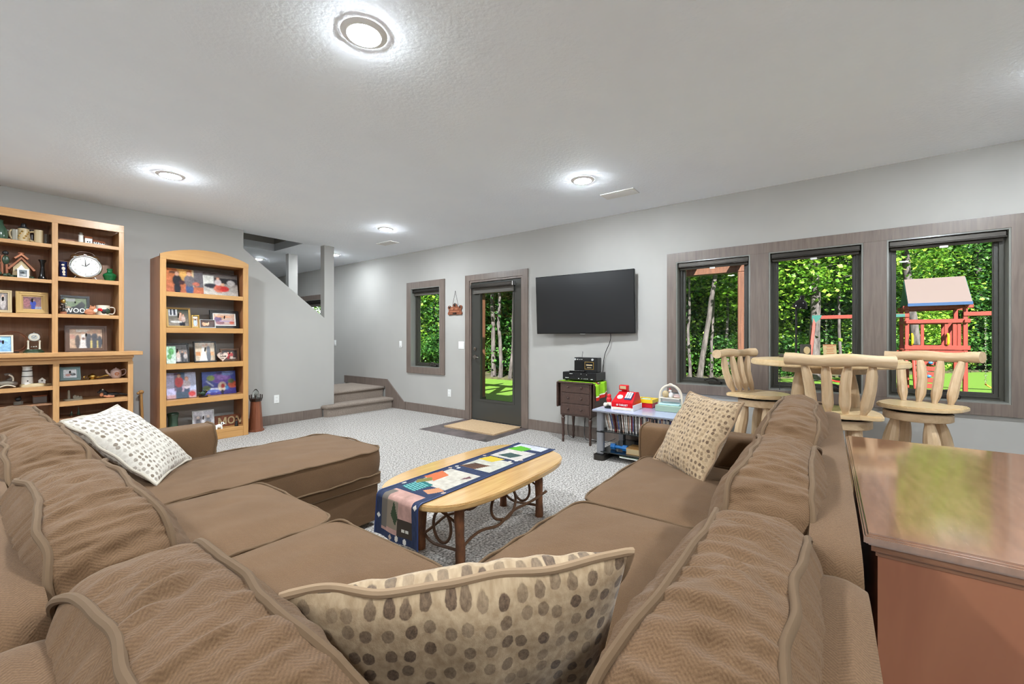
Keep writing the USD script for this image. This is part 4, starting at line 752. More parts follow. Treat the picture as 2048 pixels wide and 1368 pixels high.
bi = T('built_in_bookcase', 'built-in maple shelf unit with a thick mantel ledge along the grey wall', 'bookcase', (.6, 6.08, 0))
YU, YD = 5.90, 5.86; XR, XL = 1.105, -.40
bi.add('back_panel', bx(XL, 6.225, 1.045, XR, 6.25, 2.37), 'maple_back', world=True); bi.add('back_panel', bx(XL, 6.225, 0, 1.165, 6.25, 1.03), 'maple_back', world=True)
for x in (XR - .04, .592, .10, XL): bi.add('stile', bx(x, YU, 1.08, x + .04, YU + .022, 2.32, .002), 'oak', world=True)
bi.add('top_rail', bx(XL, YU - .001, 2.318, XR, YU + .022, 2.393, .002), 'oak_x', world=True); bi.add('cornice', bx(XL, YU + .01, 2.375, XR - .004, 6.25, 2.392), 'oak_x', world=True)
for x in (XR - .03, .60, .11, XL): bi.add('side_panel', bx(x, YU + .02, 1.08, x + .022, 6.23, 2.33), 'maple_back' if x < XR - .1 else 'oak', world=True)
for xa, xb, zs in ((.628, 1.068, ((2.133, 2.168), (1.769, 1.811), (1.417, 1.453))), (.138, .595, ((2.078, 2.112), (1.74, 1.773), (1.409, 1.447))), (-.37, .105, ((2.05, 2.085), (1.74, 1.773), (1.409, 1.447)))):
    for z0, z1 in zs: bi.add('shelf', cat(bx(xa, YU + .006, z0, xb, YU + .024, z1, .002), bx(xa, YU + .022, z1 - .02, xb, 6.23, z1 - .0005)), 'oak_x', world=True)
bi.add('mantel_ledge', bx(XL, 5.79, 1.042, 1.235, 6.245, 1.082, .004), 'oak_x', world=True); bi.add('under_rail', bx(XL, YD - .03, 1.015, 1.17, YD + .02, 1.043, .003), 'oak_x', world=True)
bi.add('lower_rail', bx(XL, YD, .972, 1.165, YD + .022, 1.017, .002), 'oak_x', world=True)
for x in (1.128, .594, .07, XL): bi.add('stile', bx(x, YD, 0, x + .042, YD + .022, .976, .002), 'oak', world=True)
for x in (1.14, .60, .08, XL): bi.add('side_panel', bx(x, YD + .02, 0, x + .026, 6.23, 1.03), 'maple_back' if x < 1.1 else 'oak', world=True)
for xa, xb, zs in ((.632, 1.135, ((.757, .799), (.562, .605), (.02, .06))), (.112, .602, ((.728, .764), (.02, .06))), (-.36, .085, ((.728, .764), (.02, .06)))):
    for z0, z1 in zs: bi.add('shelf', cat(bx(xa, YD + .006, z0, xb, YD + .024, z1, .002), bx(xa, YD + .022, z1 - .02, xb, 6.23, z1 - .0005)), 'oak_x', world=True)

# ------------------------------------------------------------------ photographs and ornaments
def picture(label, cx, y, z, w, h, bar, frame, paint, lean=12, yaw=0, th=.018, name='picture_frame', mount=None, catg='picture frame', group=None):
    """A framed print (or a canvas when bar is 0) leaning back on a shelf; its foot at y."""
    t = T(name, label, catg, (cx, y, z), yaw, group=group); L = lambda m: rot(m, [1, 0, 0], -lean)
    if bar:
        t.add('frame', L(cat(ex_y(ring(-w / 2, 0, w / 2, h, bar), -th, 0), ex_y(ring(-w / 2 + bar * .15, bar * .15, w / 2 - bar * .15, h - bar * .15, bar * .35), -th - .005, -th + .001))), frame)
        t.add('backing', L(bx(-w / 2 + bar * .5, -.004, bar * .5, w / 2 - bar * .5, .002, h - bar * .5)), 'black_plastic')
        t.add('easel_leg', rot(cyl((0, .003, h * .7), (0, .003 + h * .26, .02), .006, n=6), [1, 0, 0], 0), 'black_plastic') if lean > 4 else None
        iw, ih, z0, yy = w - 2 * bar, h - 2 * bar, bar, -.006
        if mount: t.add('mount', L(ex_y(ring(-iw / 2, z0, iw / 2, z0 + ih, mount[0]), -.008, -.005)), mount[1]); iw -= 2 * mount[0]; ih -= 2 * mount[0]; z0 += mount[0]
    else:
        t.add('canvas', L(bx(-w / 2, -th, 0, w / 2, 0, h, .002)), frame); iw, ih, z0, yy = w, h, 0, -th - .0012
    m, tn = print_mesh(iw, ih, paint, yy); v, f = m; t.add('print', L((v + [0, 0, z0], f)), 'print', smooth=False, tint=tn); return t
def pt(top, bot=None, n=66, m=48):
    p = Paint(max(n, 40), max(m, 40), top, bot); p.soft = True; return p
def solid(t, name, mesh, m, **k): return t.add(name, mesh, m, **k)
# freestanding bookcase, top shelf
picture('canvas photo of two adults before an orange cabinet, top shelf of the arched bookcase', 1.663, 6.03, 1.737, .365, .29, 0, 'dark_brown', pt((206, 120, 66), (190, 110, 80)).rect(.3, .4, .62, 1, (226, 170, 96)).rect(.72, .3, 1, 1, (106, 100, 104)).rect(.7, .3, .74, 1, (212, 190, 150)).rect(.1, .8, .3, .9, (90, 56, 40)).person(.3, .02, .86, (36, 34, 40), (36, 38, 48), (110, 66, 44), .12).person(.62, .02, .9, (120, 112, 116), (70, 90, 130), (150, 80, 46), .14).ell(.42, .45, .08, .1, (70, 40, 44)).ell(.8, .42, .1, .08, (196, 110, 90)).noise(.3), 9)
picture('canvas photo of a smiling child in red, top shelf of the arched bookcase', 2.03, 6.03, 1.737, .37, .285, 0, 'black_frame', pt((64, 54, 54), (206, 200, 192)).rect(0, .38, .3, .85, (206, 204, 196)).rect(.3, .55, 1, .8, (40, 38, 40)).ell(.8, .6, .12, .12, (190, 186, 184)).ell(.22, .42, .2, .1, (50, 48, 56)).ell(.45, .3, .16, .16, (208, 120, 96)).ell(.58, .32, .16, .13, (204, 52, 48)).person(.42, .3, .5, (206, 190, 190), (190, 90, 70), (120, 66, 44), .1).ell(.55, .5, .06, .07, (226, 180, 150)).noise(.25), 9)
# second shelf
picture('gold framed garden portrait on the second shelf of the arched bookcase', 1.598, 6.0, 1.338, .232, .238, .02, 'gold_frame', pt((52, 60, 48), (150, 140, 130)).rect(.05, .6, .45, 1, (206, 206, 208)).rect(.1, .65, .2, 1, (50, 56, 66)).rect(.28, .65, .38, 1, (50, 56, 66)).person(.62, .05, .75, (190, 150, 130), (40, 44, 60), (120, 76, 50), .12).ell(.4, .25, .3, .06, (220, 216, 210)).person(.75, .02, .7, (206, 180, 170), (40, 40, 48), (90, 60, 44), .1).noise(.3), 13)
picture('narrow gold framed photograph of a child in pale blue', 1.741, 5.945, 1.338, .075, .15, .01, 'brass', pt((150, 116, 90), (196, 170, 140)).rect(.1, .8, .9, .95, (230, 220, 206)).ell(.5, .4, .3, .32, (196, 214, 236)).ell(.5, .72, .2, .09, (214, 170, 146)).noise(.2), 8)
picture('low thin-framed photograph of a couple lying on the grass', 1.856, 5.93, 1.338, .16, .1, .007, 'silver_frame', pt((84, 52, 42), (60, 40, 36)).ell(.3, .5, .16, .3, (212, 160, 120)).ell(.5, .55, .12, .3, (220, 176, 140)).ell(.4, .8, .2, .15, (70, 44, 36)).noise(.3), 8)
t_ = picture('wavy dark frame with a pale watercolour landscape', 2.07, 6.03, 1.338, .315, .225, .032, 'black_frame', pt((222, 186, 160), (206, 176, 170)).ell(.2, .5, .17, .28, (110, 84, 120)).ell(.5, .75, .4, .08, (226, 160, 120)).ell(.3, .2, .2, .15, (150, 100, 110)).ell(.6, .35, .35, .07, (196, 170, 200)).ell(.85, .22, .12, .14, (214, 110, 84)).noise(.25), 9, mount=(.012, 'white_paper'))
# third shelf
picture('dark framed group photograph behind a pale green card', 1.59, 6.02, .93, .225, .228, .014, 'black_frame', pt((110, 102, 98), (170, 160, 156)).rect(0, .7, 1, 1, (96, 90, 88)).person(.55, .02, .6, (220, 196, 186), (220, 210, 206), (110, 80, 66), .1).person(.75, .02, .62, (60, 56, 60), (50, 50, 56), (96, 70, 60), .1).person(.9, .0, .55, (190, 180, 176), (60, 60, 66), (96, 70, 60), .1).noise(.25), 10)
picture('pale green leaf print card standing at the end of the third shelf', 1.515, 5.95, .93, .085, .195, 0, 'white_paper', pt((170, 210, 176), (214, 236, 222)).ell(.5, .7, .3, .2, (96, 160, 96)).ell(.3, .4, .25, .15, (110, 170, 110)).noise(.5), 6, th=.004, name='greeting_card', catg='card')
picture('black framed wedding portrait of a bride and groom in church', 1.858, 6.0, .93, .23, .25, .014, 'black_frame', pt((206, 186, 160), (196, 176, 150)).rect(.05, .3, .28, .5, (196, 130, 76)).rect(.72, .3, .95, .5, (206, 150, 96)).rect(.2, .85, .8, 1, (220, 206, 190)).poly([(.2, 0), (.62, 0), (.52, .5), (.46, .8), (.36, .8), (.34, .45)], (238, 232, 226)).ell(.68, .3, .11, .34, (74, 78, 88)).ell(.68, .62, .1, .2, (84, 88, 98)).ell(.44, .84, .07, .07, (216, 176, 150)).ell(.6, .88, .07, .07, (206, 160, 130)).noise(.15), 11)
picture('brown framed photograph of two people in red behind the heart plaque', 2.12, 6.01, .93, .21, .155, .022, 'wood_frame', pt((52, 40, 38), (70, 50, 46)).person(.4, .1, .75, (190, 40, 44), (170, 36, 40), (60, 40, 34), .12).person(.62, .1, .75, (180, 60, 60), (214, 180, 160), (60, 40, 34), .12).rect(.5, .08, .9, .16, (220, 210, 200)).noise(.2), 9)
t = T('heart_plaque', 'white heart-shaped wooden plaque with dark lettering', 'ornament', (2.013, 5.92, .93))
hp = [(16 * math.sin(q) ** 3, 13 * math.cos(q) - 5 * math.cos(2 * q) - 2 * math.cos(3 * q) - math.cos(4 * q)) for q in np.linspace(0, 2 * np.pi, 60, endpoint=False)]
hp = Polygon(hp); from shapely import affinity; hp = affinity.translate(affinity.scale(hp, .0035, .0038, origin=(0, 0)), 0, .066)
t.add('heart', ex_y(hp, 0, .014), 'heart'); t.add('rim', ex_y(hp.difference(hp.buffer(-.006)), -.003, .001), 'rose')
t.add('lettering', cat(*[mv(rot(meshkit.text_mesh(w, hh, .002, True), [1, 0, 0], 90), x, -.001, z) for w, hh, x, z in (('with', .012, -.034, .092), ('Love', .022, -.034, .058), ('ever', .010, -.018, .036))]), 'dark_brown')
# fourth shelf
picture('tilted canvas photo of an adult in red by a blue wall, fourth shelf', 1.625, 6.0, .52, .275, .30, 0, 'wood_frame', pt((150, 164, 206), (196, 150, 150)).rect(0, .15, .3, .95, (190, 184, 220)).rect(.25, .3, .38, 1, (106, 84, 110)).rect(.4, .7, .62, 1, (60, 90, 120)).rect(.62, .3, 1, 1, (176, 180, 206)).person(.42, .2, .75, (206, 50, 54), (70, 70, 90), (70, 50, 46), .14).person(.68, .15, .65, (206, 190, 196), (60, 70, 96), (190, 120, 80), .13).rect(.3, 0, .75, .25, (60, 76, 96)).ell(.85, .15, .12, .1, (190, 60, 60)).noise(.2), 13, yaw=-6)
picture('swirling blue and violet painted canvas with a small figure, fourth shelf', 2.02, 6.05, .52, .36, .285, 0, 'navy', pt((64, 84, 160), (70, 60, 140)).ell(.55, .7, .3, .22, (120, 84, 170)).ell(.6, .75, .18, .13, (150, 110, 190)).ell(.25, .72, .12, .12, (130, 150, 80)).ell(.75, .9, .2, .1, (110, 130, 190)).ell(.3, .2, .25, .1, (206, 210, 230)).ell(.3, .17, .2, .06, (90, 110, 190)).poly([(.1, .6), (.3, .35), (.33, .38), (.14, .64)], (190, 200, 230)).ell(.9, .4, .14, .16, (200, 96, 70)).ell(.85, .55, .1, .1, (90, 110, 70)).ell(.58, .34, .13, .2, (206, 190, 170)).ell(.6, .36, .06, .1, (180, 60, 60)).ell(.72, .28, .06, .09, (70, 130, 190)).ell(.58, .1, .05, .1, (40, 36, 50)).ell(.12, .3, .12, .12, (84, 96, 60)).ell(.5, .92, .1, .06, (60, 50, 110)).noise(.45, 14), 8)
t = T('eagle_figurine', 'small bronze eagle figurine perched between two canvases', 'figurine', (1.815, 5.93, .52))
t.add('base', ex_z(Point(0, 0).buffer(.045), 0, .015), 'dark_brown'); t.add('body', cat(ball((0, 0, .045), .026, 2, (1, .7, 1.1)), ball((.012, -.01, .078), .014, 2), rot(ball((-.03, 0, .03), .025, 2, (1.6, .4, .5)), [0, 1, 0], 25)), 'dark_green'); t.add('wing', rot(ball((.03, 0, .04), .03, 2, (1.4, .25, .6)), [0, 1, 0], -30), 'dark_brown'); t.add('beak', ball((.03, -.014, .076), .006, 1, (1.8, .8, .8)), 'brass'); t.add('claw', ball((.05, -.01, .02), .012, 1, (1.8, 1, .6)), 'brass')
# bottom shelf
t = T('pottery_crock', 'dark green glazed pottery crock on the bottom shelf of the arched bookcase', 'crock', (1.548, 6.02, .12)); t.add('body', lathe([(0, 0), (.042, 0), (.046, .02), (.045, .18), (.05, .2), (.054, .225), (.052, .236), (.044, .232), (.042, .2), (.042, .02), (0, .015)], n=28), 'pot_green'); t.add('rim', lathe([(.046, .2), (.055, .222), (.052, .238), (.044, .234)], n=28), 'dark_green')
t = T('book', 'thin tan book lying flat on the bottom shelf of the arched bookcase', 'book', (1.66, 6.0, .12)); t.add('cover', cat(bx(-.09, -.07, 0, .09, .07, .003), bx(-.09, -.07, .022, .09, .07, .025), bx(-.092, -.07, 0, -.089, .07, .025)), 'book_cover'); t.add('pages', bx(-.088, -.067, .003, .086, .067, .022), 'white_paper')
picture('silver grey double photograph leaning on the bottom shelf', 1.83, 5.97, .12, .215, .235, .008, 'silver_frame', pt((190, 184, 190), (170, 166, 170)).rect(.08, .2, .42, .75, (150, 142, 146)).rect(.58, .2, .92, .75, (160, 156, 160)).ell(.25, .35, .13, .25, (96, 92, 96)).ell(.75, .35, .13, .3, (110, 108, 112)).ell(.25, .66, .08, .08, (200, 180, 170)).ell(.75, .68, .08, .08, (200, 180, 170)).rect(.46, 0, .54, 1, (206, 202, 204)).noise(.2), 10, yaw=-4)
t = T('wooden_sign', 'dark red wooden block sign with pale carved letters spelling MOM', 'sign', (2.10, 6.02, .12)); t.add('block', rot(bx(-.14, 0, 0, .14, .03, .135, .004), [1, 0, 0], -5), 'deep_red' if False else 'red_brown'); t.add('lettering', rot(mv(rot(meshkit.text_mesh('MOM', .085, .008, True), [1, 0, 0], 90), -.112, .002, .025), [1, 0, 0], -5), 'stoneware')
def dogfig(label, loc, m1, m2, s=1.0, rz=0):
    t = T('dog_figurine', label, 'figurine', loc, rz)
    t.add('body', sc(cat(ball((0, 0, .03), .022, 2, (1.5, .8, .9)), cyl((-.022, -.008, .03), (-.024, -.008, 0), .008, n=8), cyl((.02, -.008, .03), (.024, -.01, 0), .008, n=8), cyl((-.022, .008, .03), (-.024, .008, 0), .008, n=8), cyl((.02, .008, .03), (.024, .01, 0), .008, n=8), tube([(-.03, 0, .036), (-.045, 0, .05), (-.048, 0, .06)], [.006, .004, .003], 6)), s, s, s), m1)
    t.add('head', sc(cat(ball((.03, -.006, .054), .016, 2), ball((.045, -.008, .05), .009, 1, (1.3, 1, .8))), s, s, s), m1); t.add('ear', sc(ball((.026, -.018, .056), .008, 1, (.7, .5, 1.3)), s, s, s), m2); t.add('muzzle', sc(ball((.05, -.009, .049), .006, 1), s, s, s), m2); return t
dogfig('small black and white dog figurine before the carved sign', (1.965, 5.9, .12), 'white_paint', 'black_paint', 1.15)
t = T('figurine', 'tiny dark standing figurine beside the carved sign', 'figurine', (2.165, 5.93, .12)); t.add('robe', lathe([(0, 0), (.02, 0), (.018, .03), (.012, .065), (0, .07)], n=14), 'black_paint'); t.add('head', ball((0, 0, .076), .011, 2), 'clay'); t.add('hat', lathe([(.016, .08), (.010, .084), (.008, .1), (0, .102)], n=12), 'dark_brown')

# built-in unit, right column, from the top
t = T('village_model', 'little white seaside village model with a lighthouse on the top shelf', 'ornament', (.87, 6.02, 2.168))
t.add('base', bx(-.10, -.03, 0, .11, .04, .008, .003), 'grey_stone'); t.add('lighthouse', cat(lathe([(.02, .008), (.017, .08), (.022, .082), (.022, .086), (.0, .087)], (-.068, 0, 0), 16)), 'white_paint'); t.add('lantern', lathe([(.013, .086), (.013, .102), (.02, .103), (.0, .118)], (-.068, 0, 0), 16), 'grey_stone')
for x, w, h_ in ((-.015, .052, .062), (.042, .042, .036), (.085, .036, .03)):
    p = t.add('house', bx(x - w / 2, -.02, .008, x + w / 2, .022, h_), 'white_paint'); t.add('house_roof', ex_x(Polygon([(-.026, h_), (.028, h_), (.001, h_ + .022)]), x - w / 2 - .003, x + w / 2 + .003), 'rust'); t.add('house_window', cat(bx(x - .012, -.0215, .02, x - .004, -.0195, .034), bx(x + .004, -.0215, .02, x + .012, -.0195, .034)), 'black_paint')
t = T('steam_iron_base', 'x', 'x') if False else None
t = T('wooden_plank', 'thin wooden board lying at the back of the top shelf', 'board', (.76, 6.12, 2.168)); t.add('board', bx(-.1, -.02, 0, .22, .02, .04, .003), 'clay'); t.add('knot', ball((-.03, -.02, .02), .014, 1, (1.4, .2, .6)), 'rust')
t = T('glass_tumbler', 'navy blue glass tumbler with painted pale figures', 'tumbler', (.678, 6.02, 1.811)); t.add('body', lathe([(0, 0), (.024, 0), (.026, .01), (.03, .158), (.027, .158), (.024, .01), (0, .008)], n=24), 'navy_glaze'); t.add('painted_figure', cat(ball((.0, -.028, .09), .013, 2, (1, .25, 1.3)), ball((.002, -.027, .055), .012, 2, (.9, .25, 1.5)), ball((-.004, -.0285, .125), .011, 2, (1, .25, .8)), ball((.004, -.026, .03), .01, 1, (1, .3, .8))), 'cream')
# the oval twin-bell alarm clock
t = T('alarm_clock', 'large silver oval twin-bell alarm clock with a white face', 'clock', (.83, 6.0, 1.811)); a = np.linspace(0, 2 * np.pi, 64, endpoint=False); RX, RZ, CZ = .112, .104, .128
e = lambda s, y: np.stack([RX * s * np.cos(a), 0 * a + y, CZ + RZ * s * np.sin(a)], 1)
t.add('case', cat(tube(e(1.0, -.02), .012, 10, close=True), ex_y(Polygon(np.stack([RX * np.cos(a), CZ + RZ * np.sin(a)], 1)), -.015, .035)), 'chrome', smooth=40)
t.add('dial', ex_y(Polygon(np.stack([RX * .95 * np.cos(a), CZ + RZ * .95 * np.sin(a)], 1)), -.024, -.012), 'white_paper')
for k in range(12):
    q = math.radians(90 - 30 * (k + 1)); s_ = str(k + 1); m_ = rot(meshkit.text_mesh(s_, .014, .001), [1, 0, 0], 90); v = m_[0]; m_ = (v - [v[:, 0].mean(), 0, v[:, 2].mean()], m_[1]); t.add('numeral', mv(m_, RX * .76 * math.cos(q), -.025, CZ + RZ * .76 * math.sin(q)), 'grey_stone')
t.add('hour_hand', hull([(0, -.026, CZ - .004), (.0, -.028, CZ + .004), (.026, -.027, CZ + .034), (.031, -.028, CZ + .030), (0.004, -.026, CZ)]), 'black_paint'); t.add('minute_hand', hull([(-.003, -.026, CZ), (.003, -.026, CZ), (-.004, -.028, CZ + .066), (-.001, -.026, CZ + .068), (0, -.029, CZ + .01)]), 'black_paint'); t.add('second_hand', cyl((-.02, -.029, CZ + .008), (.065, -.029, CZ - .02), .0012, n=6), 'silver_frame'); t.add('alarm_hand', cyl((0, -.027, CZ), (-.028, -.027, CZ + .01), .002, n=6), 'black_paint')
for s in (-1, 1):
    t.add('bell', mv(rot(lathe([(0, .03), (.02, .027), (.034, .012), (.037, 0), (.034, 0)], n=24), [0, 1, 0], 22 * s), .07 * s, .005, CZ + RZ * .84), 'chrome', smooth=40); t.add('bell_post', cyl((.06 * s, .005, CZ + RZ * .78), (.075 * s, .005, CZ + RZ * 1.02), .004, n=8), 'chrome'); t.add('foot', cyl((.06 * s, -.005, CZ - RZ * .85), (.082 * s, -.012, .002), .005, .004, 8), 'chrome')
t.add('carry_handle', tube(spline([(-.078, .005, CZ + RZ * .98), (-.06, .005, CZ + RZ * 1.28), (0, .005, CZ + RZ * 1.44), (.06, .005, CZ + RZ * 1.28), (.078, .005, CZ + RZ * .98)], 24), .004, 8), 'chrome'); t.add('hammer', cat(cyl((0, .005, CZ + RZ), (0, .005, CZ + RZ * 1.16), .003, n=6), bx(-.01, 0, CZ + RZ * 1.14, .01, .01, CZ + RZ * 1.2)), 'chrome')
t = T('glass_vase', 'squat emerald green glass vase with a short neck', 'vase', (1.012, 6.0, 1.811)); t.add('body', lathe([(0, 0), (.034, 0), (.04, .012), (.055, .055), (.05, .072), (.022, .092), (.019, .118), (.021, .128), (.017, .128), (.015, .1), (0, .095)], n=32), 'green_glass'); t.add('neck_ring', lathe([(.019, .112), (.024, .118), (.024, .126), (.019, .13)], n=24), 'green_glass')
t_ = picture('black pet photo frame with large pale letters along its foot', .765, 6.04, 1.453, .205, .19, .022, 'black_frame', pt((120, 130, 96), (96, 120, 84)).poly([(.1, .3), (.5, .45), (.8, .8), (.95, .55), (.9, .3), (.5, .2), (.3, .35)], (36, 34, 34)).ell(.12, .3, .2, .14, (190, 160, 130)).rect(.1, .75, .5, .95, (150, 150, 140)).noise(.3), 6)
t_.add('letter_panel', rot(bx(-.095, -.026, .016, .095, -.019, .064, .002), [1, 0, 0], -6), 'black_frame'); t_.add('lettering', rot(mv(rot(meshkit.text_mesh('WOOF', .042, .004, True), [1, 0, 0], 90), -.078, -.0265, .019), [1, 0, 0], -6), 'white_paper')
t = T('bell_ornament', 'little stacked figurine with silver jingle bells and a gold top', 'ornament', (.672, 5.96, 1.453)); t.add('base', lathe([(0, 0), (.026, 0), (.024, .02), (0, .03)], n=16), 'rust'); t.add('bead_body', lathe([(0, .02), (.018, .03), (.012, .1), (0, .11)], n=14), 'dark_brown'); t.add('gold_head', ball((0, 0, .125), .018, 2, (1, 1, 1.2)), 'brass')
for k in range(9): q = k * 2.4; t.add('jingle_bell', ball((.02 * math.cos(q), .018 * math.sin(q) - .005, .03 + .009 * k), .009, 1), 'chrome')
t = T('cat_figurine', 'curled orange cat figurine beside the painted mug', 'figurine', (.865, 5.96, 1.453)); t.add('body', cat(ball((-.005, 0, .03), .032, 2, (1.3, .8, .95)), ball((.012, -.004, .066), .024, 2, (1.1, .9, .95))), 'clay'); t.add('ear', cat(cyl((0, -.004, .082), (-.004, -.004, .1), .009, .001, 6)), 'clay'); t.add('ear', cyl((.026, -.004, .08), (.03, -.004, .098), .009, .001, 6), 'clay'); t.add('chest', ball((.03, -.014, .045), .018, 2, (.9, .6, 1.2)), 'cream'); t.add('tail', tube(spline([(-.04, 0, .02), (-.03, -.026, .012), (.01, -.032, .01)], 12), .007, 8), 'clay')
def mug(label, loc, r, h, m, hm=None, side=1, extra=None, name='mug', thick=.004, hr=.32):
    t = T(name, label, 'mug', loc); t.add('body', lathe([(0, 0), (r * .92, 0), (r, .008), (r, h), (r - thick, h), (r - thick, .008), (0, .007)], n=28), m)
    t.add('handle', tube(spline([(side * r * .95, 0, h * .84), (side * (r + h * hr), 0, h * .78), (side * (r + h * hr * 1.15), 0, h * .45), (side * (r + h * hr * .8), 0, h * .2), (side * r * .95, 0, h * .18)], 22), h * .055, 8), hm or m)
    for n_, ms, mm in (extra or ()): t.add(n_, ms, mm)
    return t
mug('white mug painted with cats and a red bow, handle towards the wall end', (.965, 6.03, 1.453), .052, .105, 'cream', extra=[('painted_cat', ball((.02, -.045, .045), .026, 2, (1.1, .3, 1.2)), 'dark_green'), ('painted_cat', ball((.0, -.05, .04), .02, 2, (1.0, .25, 1.3)), 'black_paint'), ('red_bow', cat(ball((-.028, -.046, .06), .016, 1, (1.2, .4, .9)), ball((-.02, -.05, .05), .011, 1)), 'red_plastic')])
picture('brown framed group wedding photograph standing on the mantel ledge', .845, 6.05, 1.082, .305, .262, .034, 'wood_frame', pt((206, 176, 150), (206, 170, 140), 60, 40).rect(.2, .85, .6, .97, (232, 224, 214)).ell(.08, .6, .1, .12, (190, 140, 120)).poly([(.28, 0), (.52, 0), (.47, .5), (.46, .75), (.36, .75), (.34, .5)], (240, 234, 228)).ell(.24, .35, .08, .35, (84, 70, 64)).ell(.57, .3, .09, .36, (72, 72, 78)).ell(.57, .6, .09, .2, (70, 70, 76)).ell(.76, .3, .1, .36, (76, 76, 82)).ell(.76, .6, .1, .2, (70, 70, 76)).ell(.92, .32, .08, .34, (72, 72, 78)).rect(.64, 0, .68, .4, (222, 200, 120)).rect(.83, 0, .86, .4, (222, 200, 120)).ell(.41, .8, .05, .08, (216, 176, 150)).ell(.57, .84, .05, .08, (206, 164, 140)).ell(.76, .86, .05, .08, (206, 164, 140)).ell(.92, .84, .05, .08, (206, 164, 140)).ell(.41, .5, .05, .07, (120, 84, 70)).noise(.15), 6)
# built-in unit, left column
t = T('green_jug', 'dark green glazed jug on the top shelf at the edge of the view', 'jug', (.272, 6.03, 2.112)); t.add('body', lathe([(0, 0), (.055, 0), (.062, .03), (.058, .09), (.035, .14), (.03, .17), (.036, .18), (0, .18)], n=24), 'pot_green'); t.add('handle', tube(spline([(-.03, 0, .165), (-.075, 0, .15), (-.08, 0, .08), (-.058, 0, .05)], 14), .008, 8), 'pot_green')
mug('grey patterned mug with its big handle turned out, top shelf', (.375, 6.04, 2.112), .026, .115, 'tin', 'silver_frame', -1, hr=.42)
t = mug('tan relief beer stein with a dark lid', (.425, 6.03, 2.112), .036, .13, 'stoneware', 'stoneware', -1, name='beer_stein'); t.add('lid', lathe([(.036, .13), (.034, .14), (.018, .148), (.018, .168), (.012, .18), (0, .182)], n=20), 'black_paint'); t.add('relief', cat(*[ball((.033 * math.cos(q), .033 * math.sin(q), .04 + .02 * (k % 4)), .009, 1) for k, q in enumerate(np.linspace(3.4, 6.0, 9))]), 'brass', kind='stuff')
t = T('glass_bottle', 'short dark brown bottle between the stein and the tan mug', 'bottle', (.474, 6.06, 2.112)); t.add('body', lathe([(0, 0), (.022, 0), (.024, .01), (.024, .085), (.012, .105), (.012, .125), (0, .126)], n=20), 'dark_brown'); t.add('cap', lathe([(.014, .118), (.014, .13), (0, .131)], n=16), 'black_paint')
mug('tall pale tan ceramic mug on the top shelf', (.52, 6.03, 2.112), .031, .135, 'stoneware', side=-1, name='mug', hr=.2)
t = T('glass_mug', 'clear glass mug at the end of the top shelf', 'mug', (.567, 6.05, 2.112)); t.add('body', lathe([(0, 0), (.026, 0), (.029, .01), (.029, .11), (.026, .11), (.024, .014), (0, .012)], n=24), 'clear_glass'); t.add('handle', tube(spline([(-.027, 0, .09), (-.044, 0, .085), (-.046, 0, .04), (-.027, 0, .03)], 14), .005, 8), 'clear_glass')
t = T('rustic_figurine', 'brown rustic twig figurine with dark greenery', 'figurine', (.295, 6.02, 1.773)); t.add('twig_frame', cat(*[cyl((x, y, .01), (x * .8, y, .2), .008, n=6) for x in (-.03, 0, .03) for y in (-.015, .015)], cyl((-.035, -.015, .12), (.035, -.015, .14), .006, n=6)), 'rust'); t.add('head', ball((.02, -.01, .225), .02, 2), 'black_paint'); t.add('body', ball((.02, -.018, .16), .026, 2, (.9, .6, 1.6)), 'dark_green'); t.add('greenery', cat(*[ball((.04 * math.cos(q), -.012 + .02 * math.sin(q), .02 + .006 * (k % 3)), .017, 1) for k, q in enumerate(np.linspace(0, 6, 8))]), 'dark_green', kind='stuff')
t = T('house_ornament', 'carved wooden chalet ornament with a layered roof', 'ornament', (.41, 6.04, 1.773)); t.add('walls', ex_y(Polygon([(-.055, 0), (.055, 0), (.05, .10), (0, .17), (-.05, .10)]), -.03, .03), 'stoneware'); 
for s in (-1, 1): t.add('roof_slab', ex_y(Polygon([(0, .2), (0, .18), (s * .075, .075), (s * .088, .085)]), -.045, .04), 'rust'); t.add('roof_slab', ex_y(Polygon([(0, .235), (0, .215), (s * .036, .18), (s * .046, .19)]), -.04, .035), 'clay')
t.add('window_panel', ex_y(Polygon([(-.03, .08), (.03, .08), (0, .13)]), -.034, -.028), 'white_paint'); t.add('shutter', bx(-.04, -.035, .07, .04, -.03, .085), 'grey_stone'); t.add('finial', ball((0, 0, .238), .014, 1, (1.6, 1, .8)), 'rust'); t.add('greenery', cat(*[ball((-.06 + .014 * k, -.035, .014), .015, 1) for k in range(10)]), 'dark_green', kind='stuff')
picture('tiny white square frame with a grey picture before the chalet ornament', .417, 5.965, 1.773, .072, .088, .012, 'white_paint', pt((110, 120, 126), (150, 150, 150), 16, 16).ell(.4, .6, .3, .16, (70, 74, 80)).ell(.6, .3, .3, .1, (206, 206, 204)).noise(.4), 8, th=.01)
t = T('black_vase', 'slim black flared bud vase beside the chalet ornament', 'vase', (.54, 6.0, 1.773)); t.add('body', lathe([(0, 0), (.03, 0), (.028, .02), (.02, .04), (.014, .12), (.016, .16), (.028, .19), (.025, .19), (.012, .15), (0, .14)], n=24), 'black_gloss'); t.add('foot', lathe([(0, 0), (.032, 0), (.03, .016), (.022, .022)], n=24), 'black_gloss')
picture('light wood frame cut by the edge of the view on the third shelf', .30, 6.0, 1.447, .105, .21, .024, 'stoneware', pt((150, 140, 136), (120, 110, 108), 20, 30).ell(.5, .45, .3, .4, (190, 180, 176)).ell(.5, .8, .14, .1, (206, 170, 150)).noise(.3), 10)
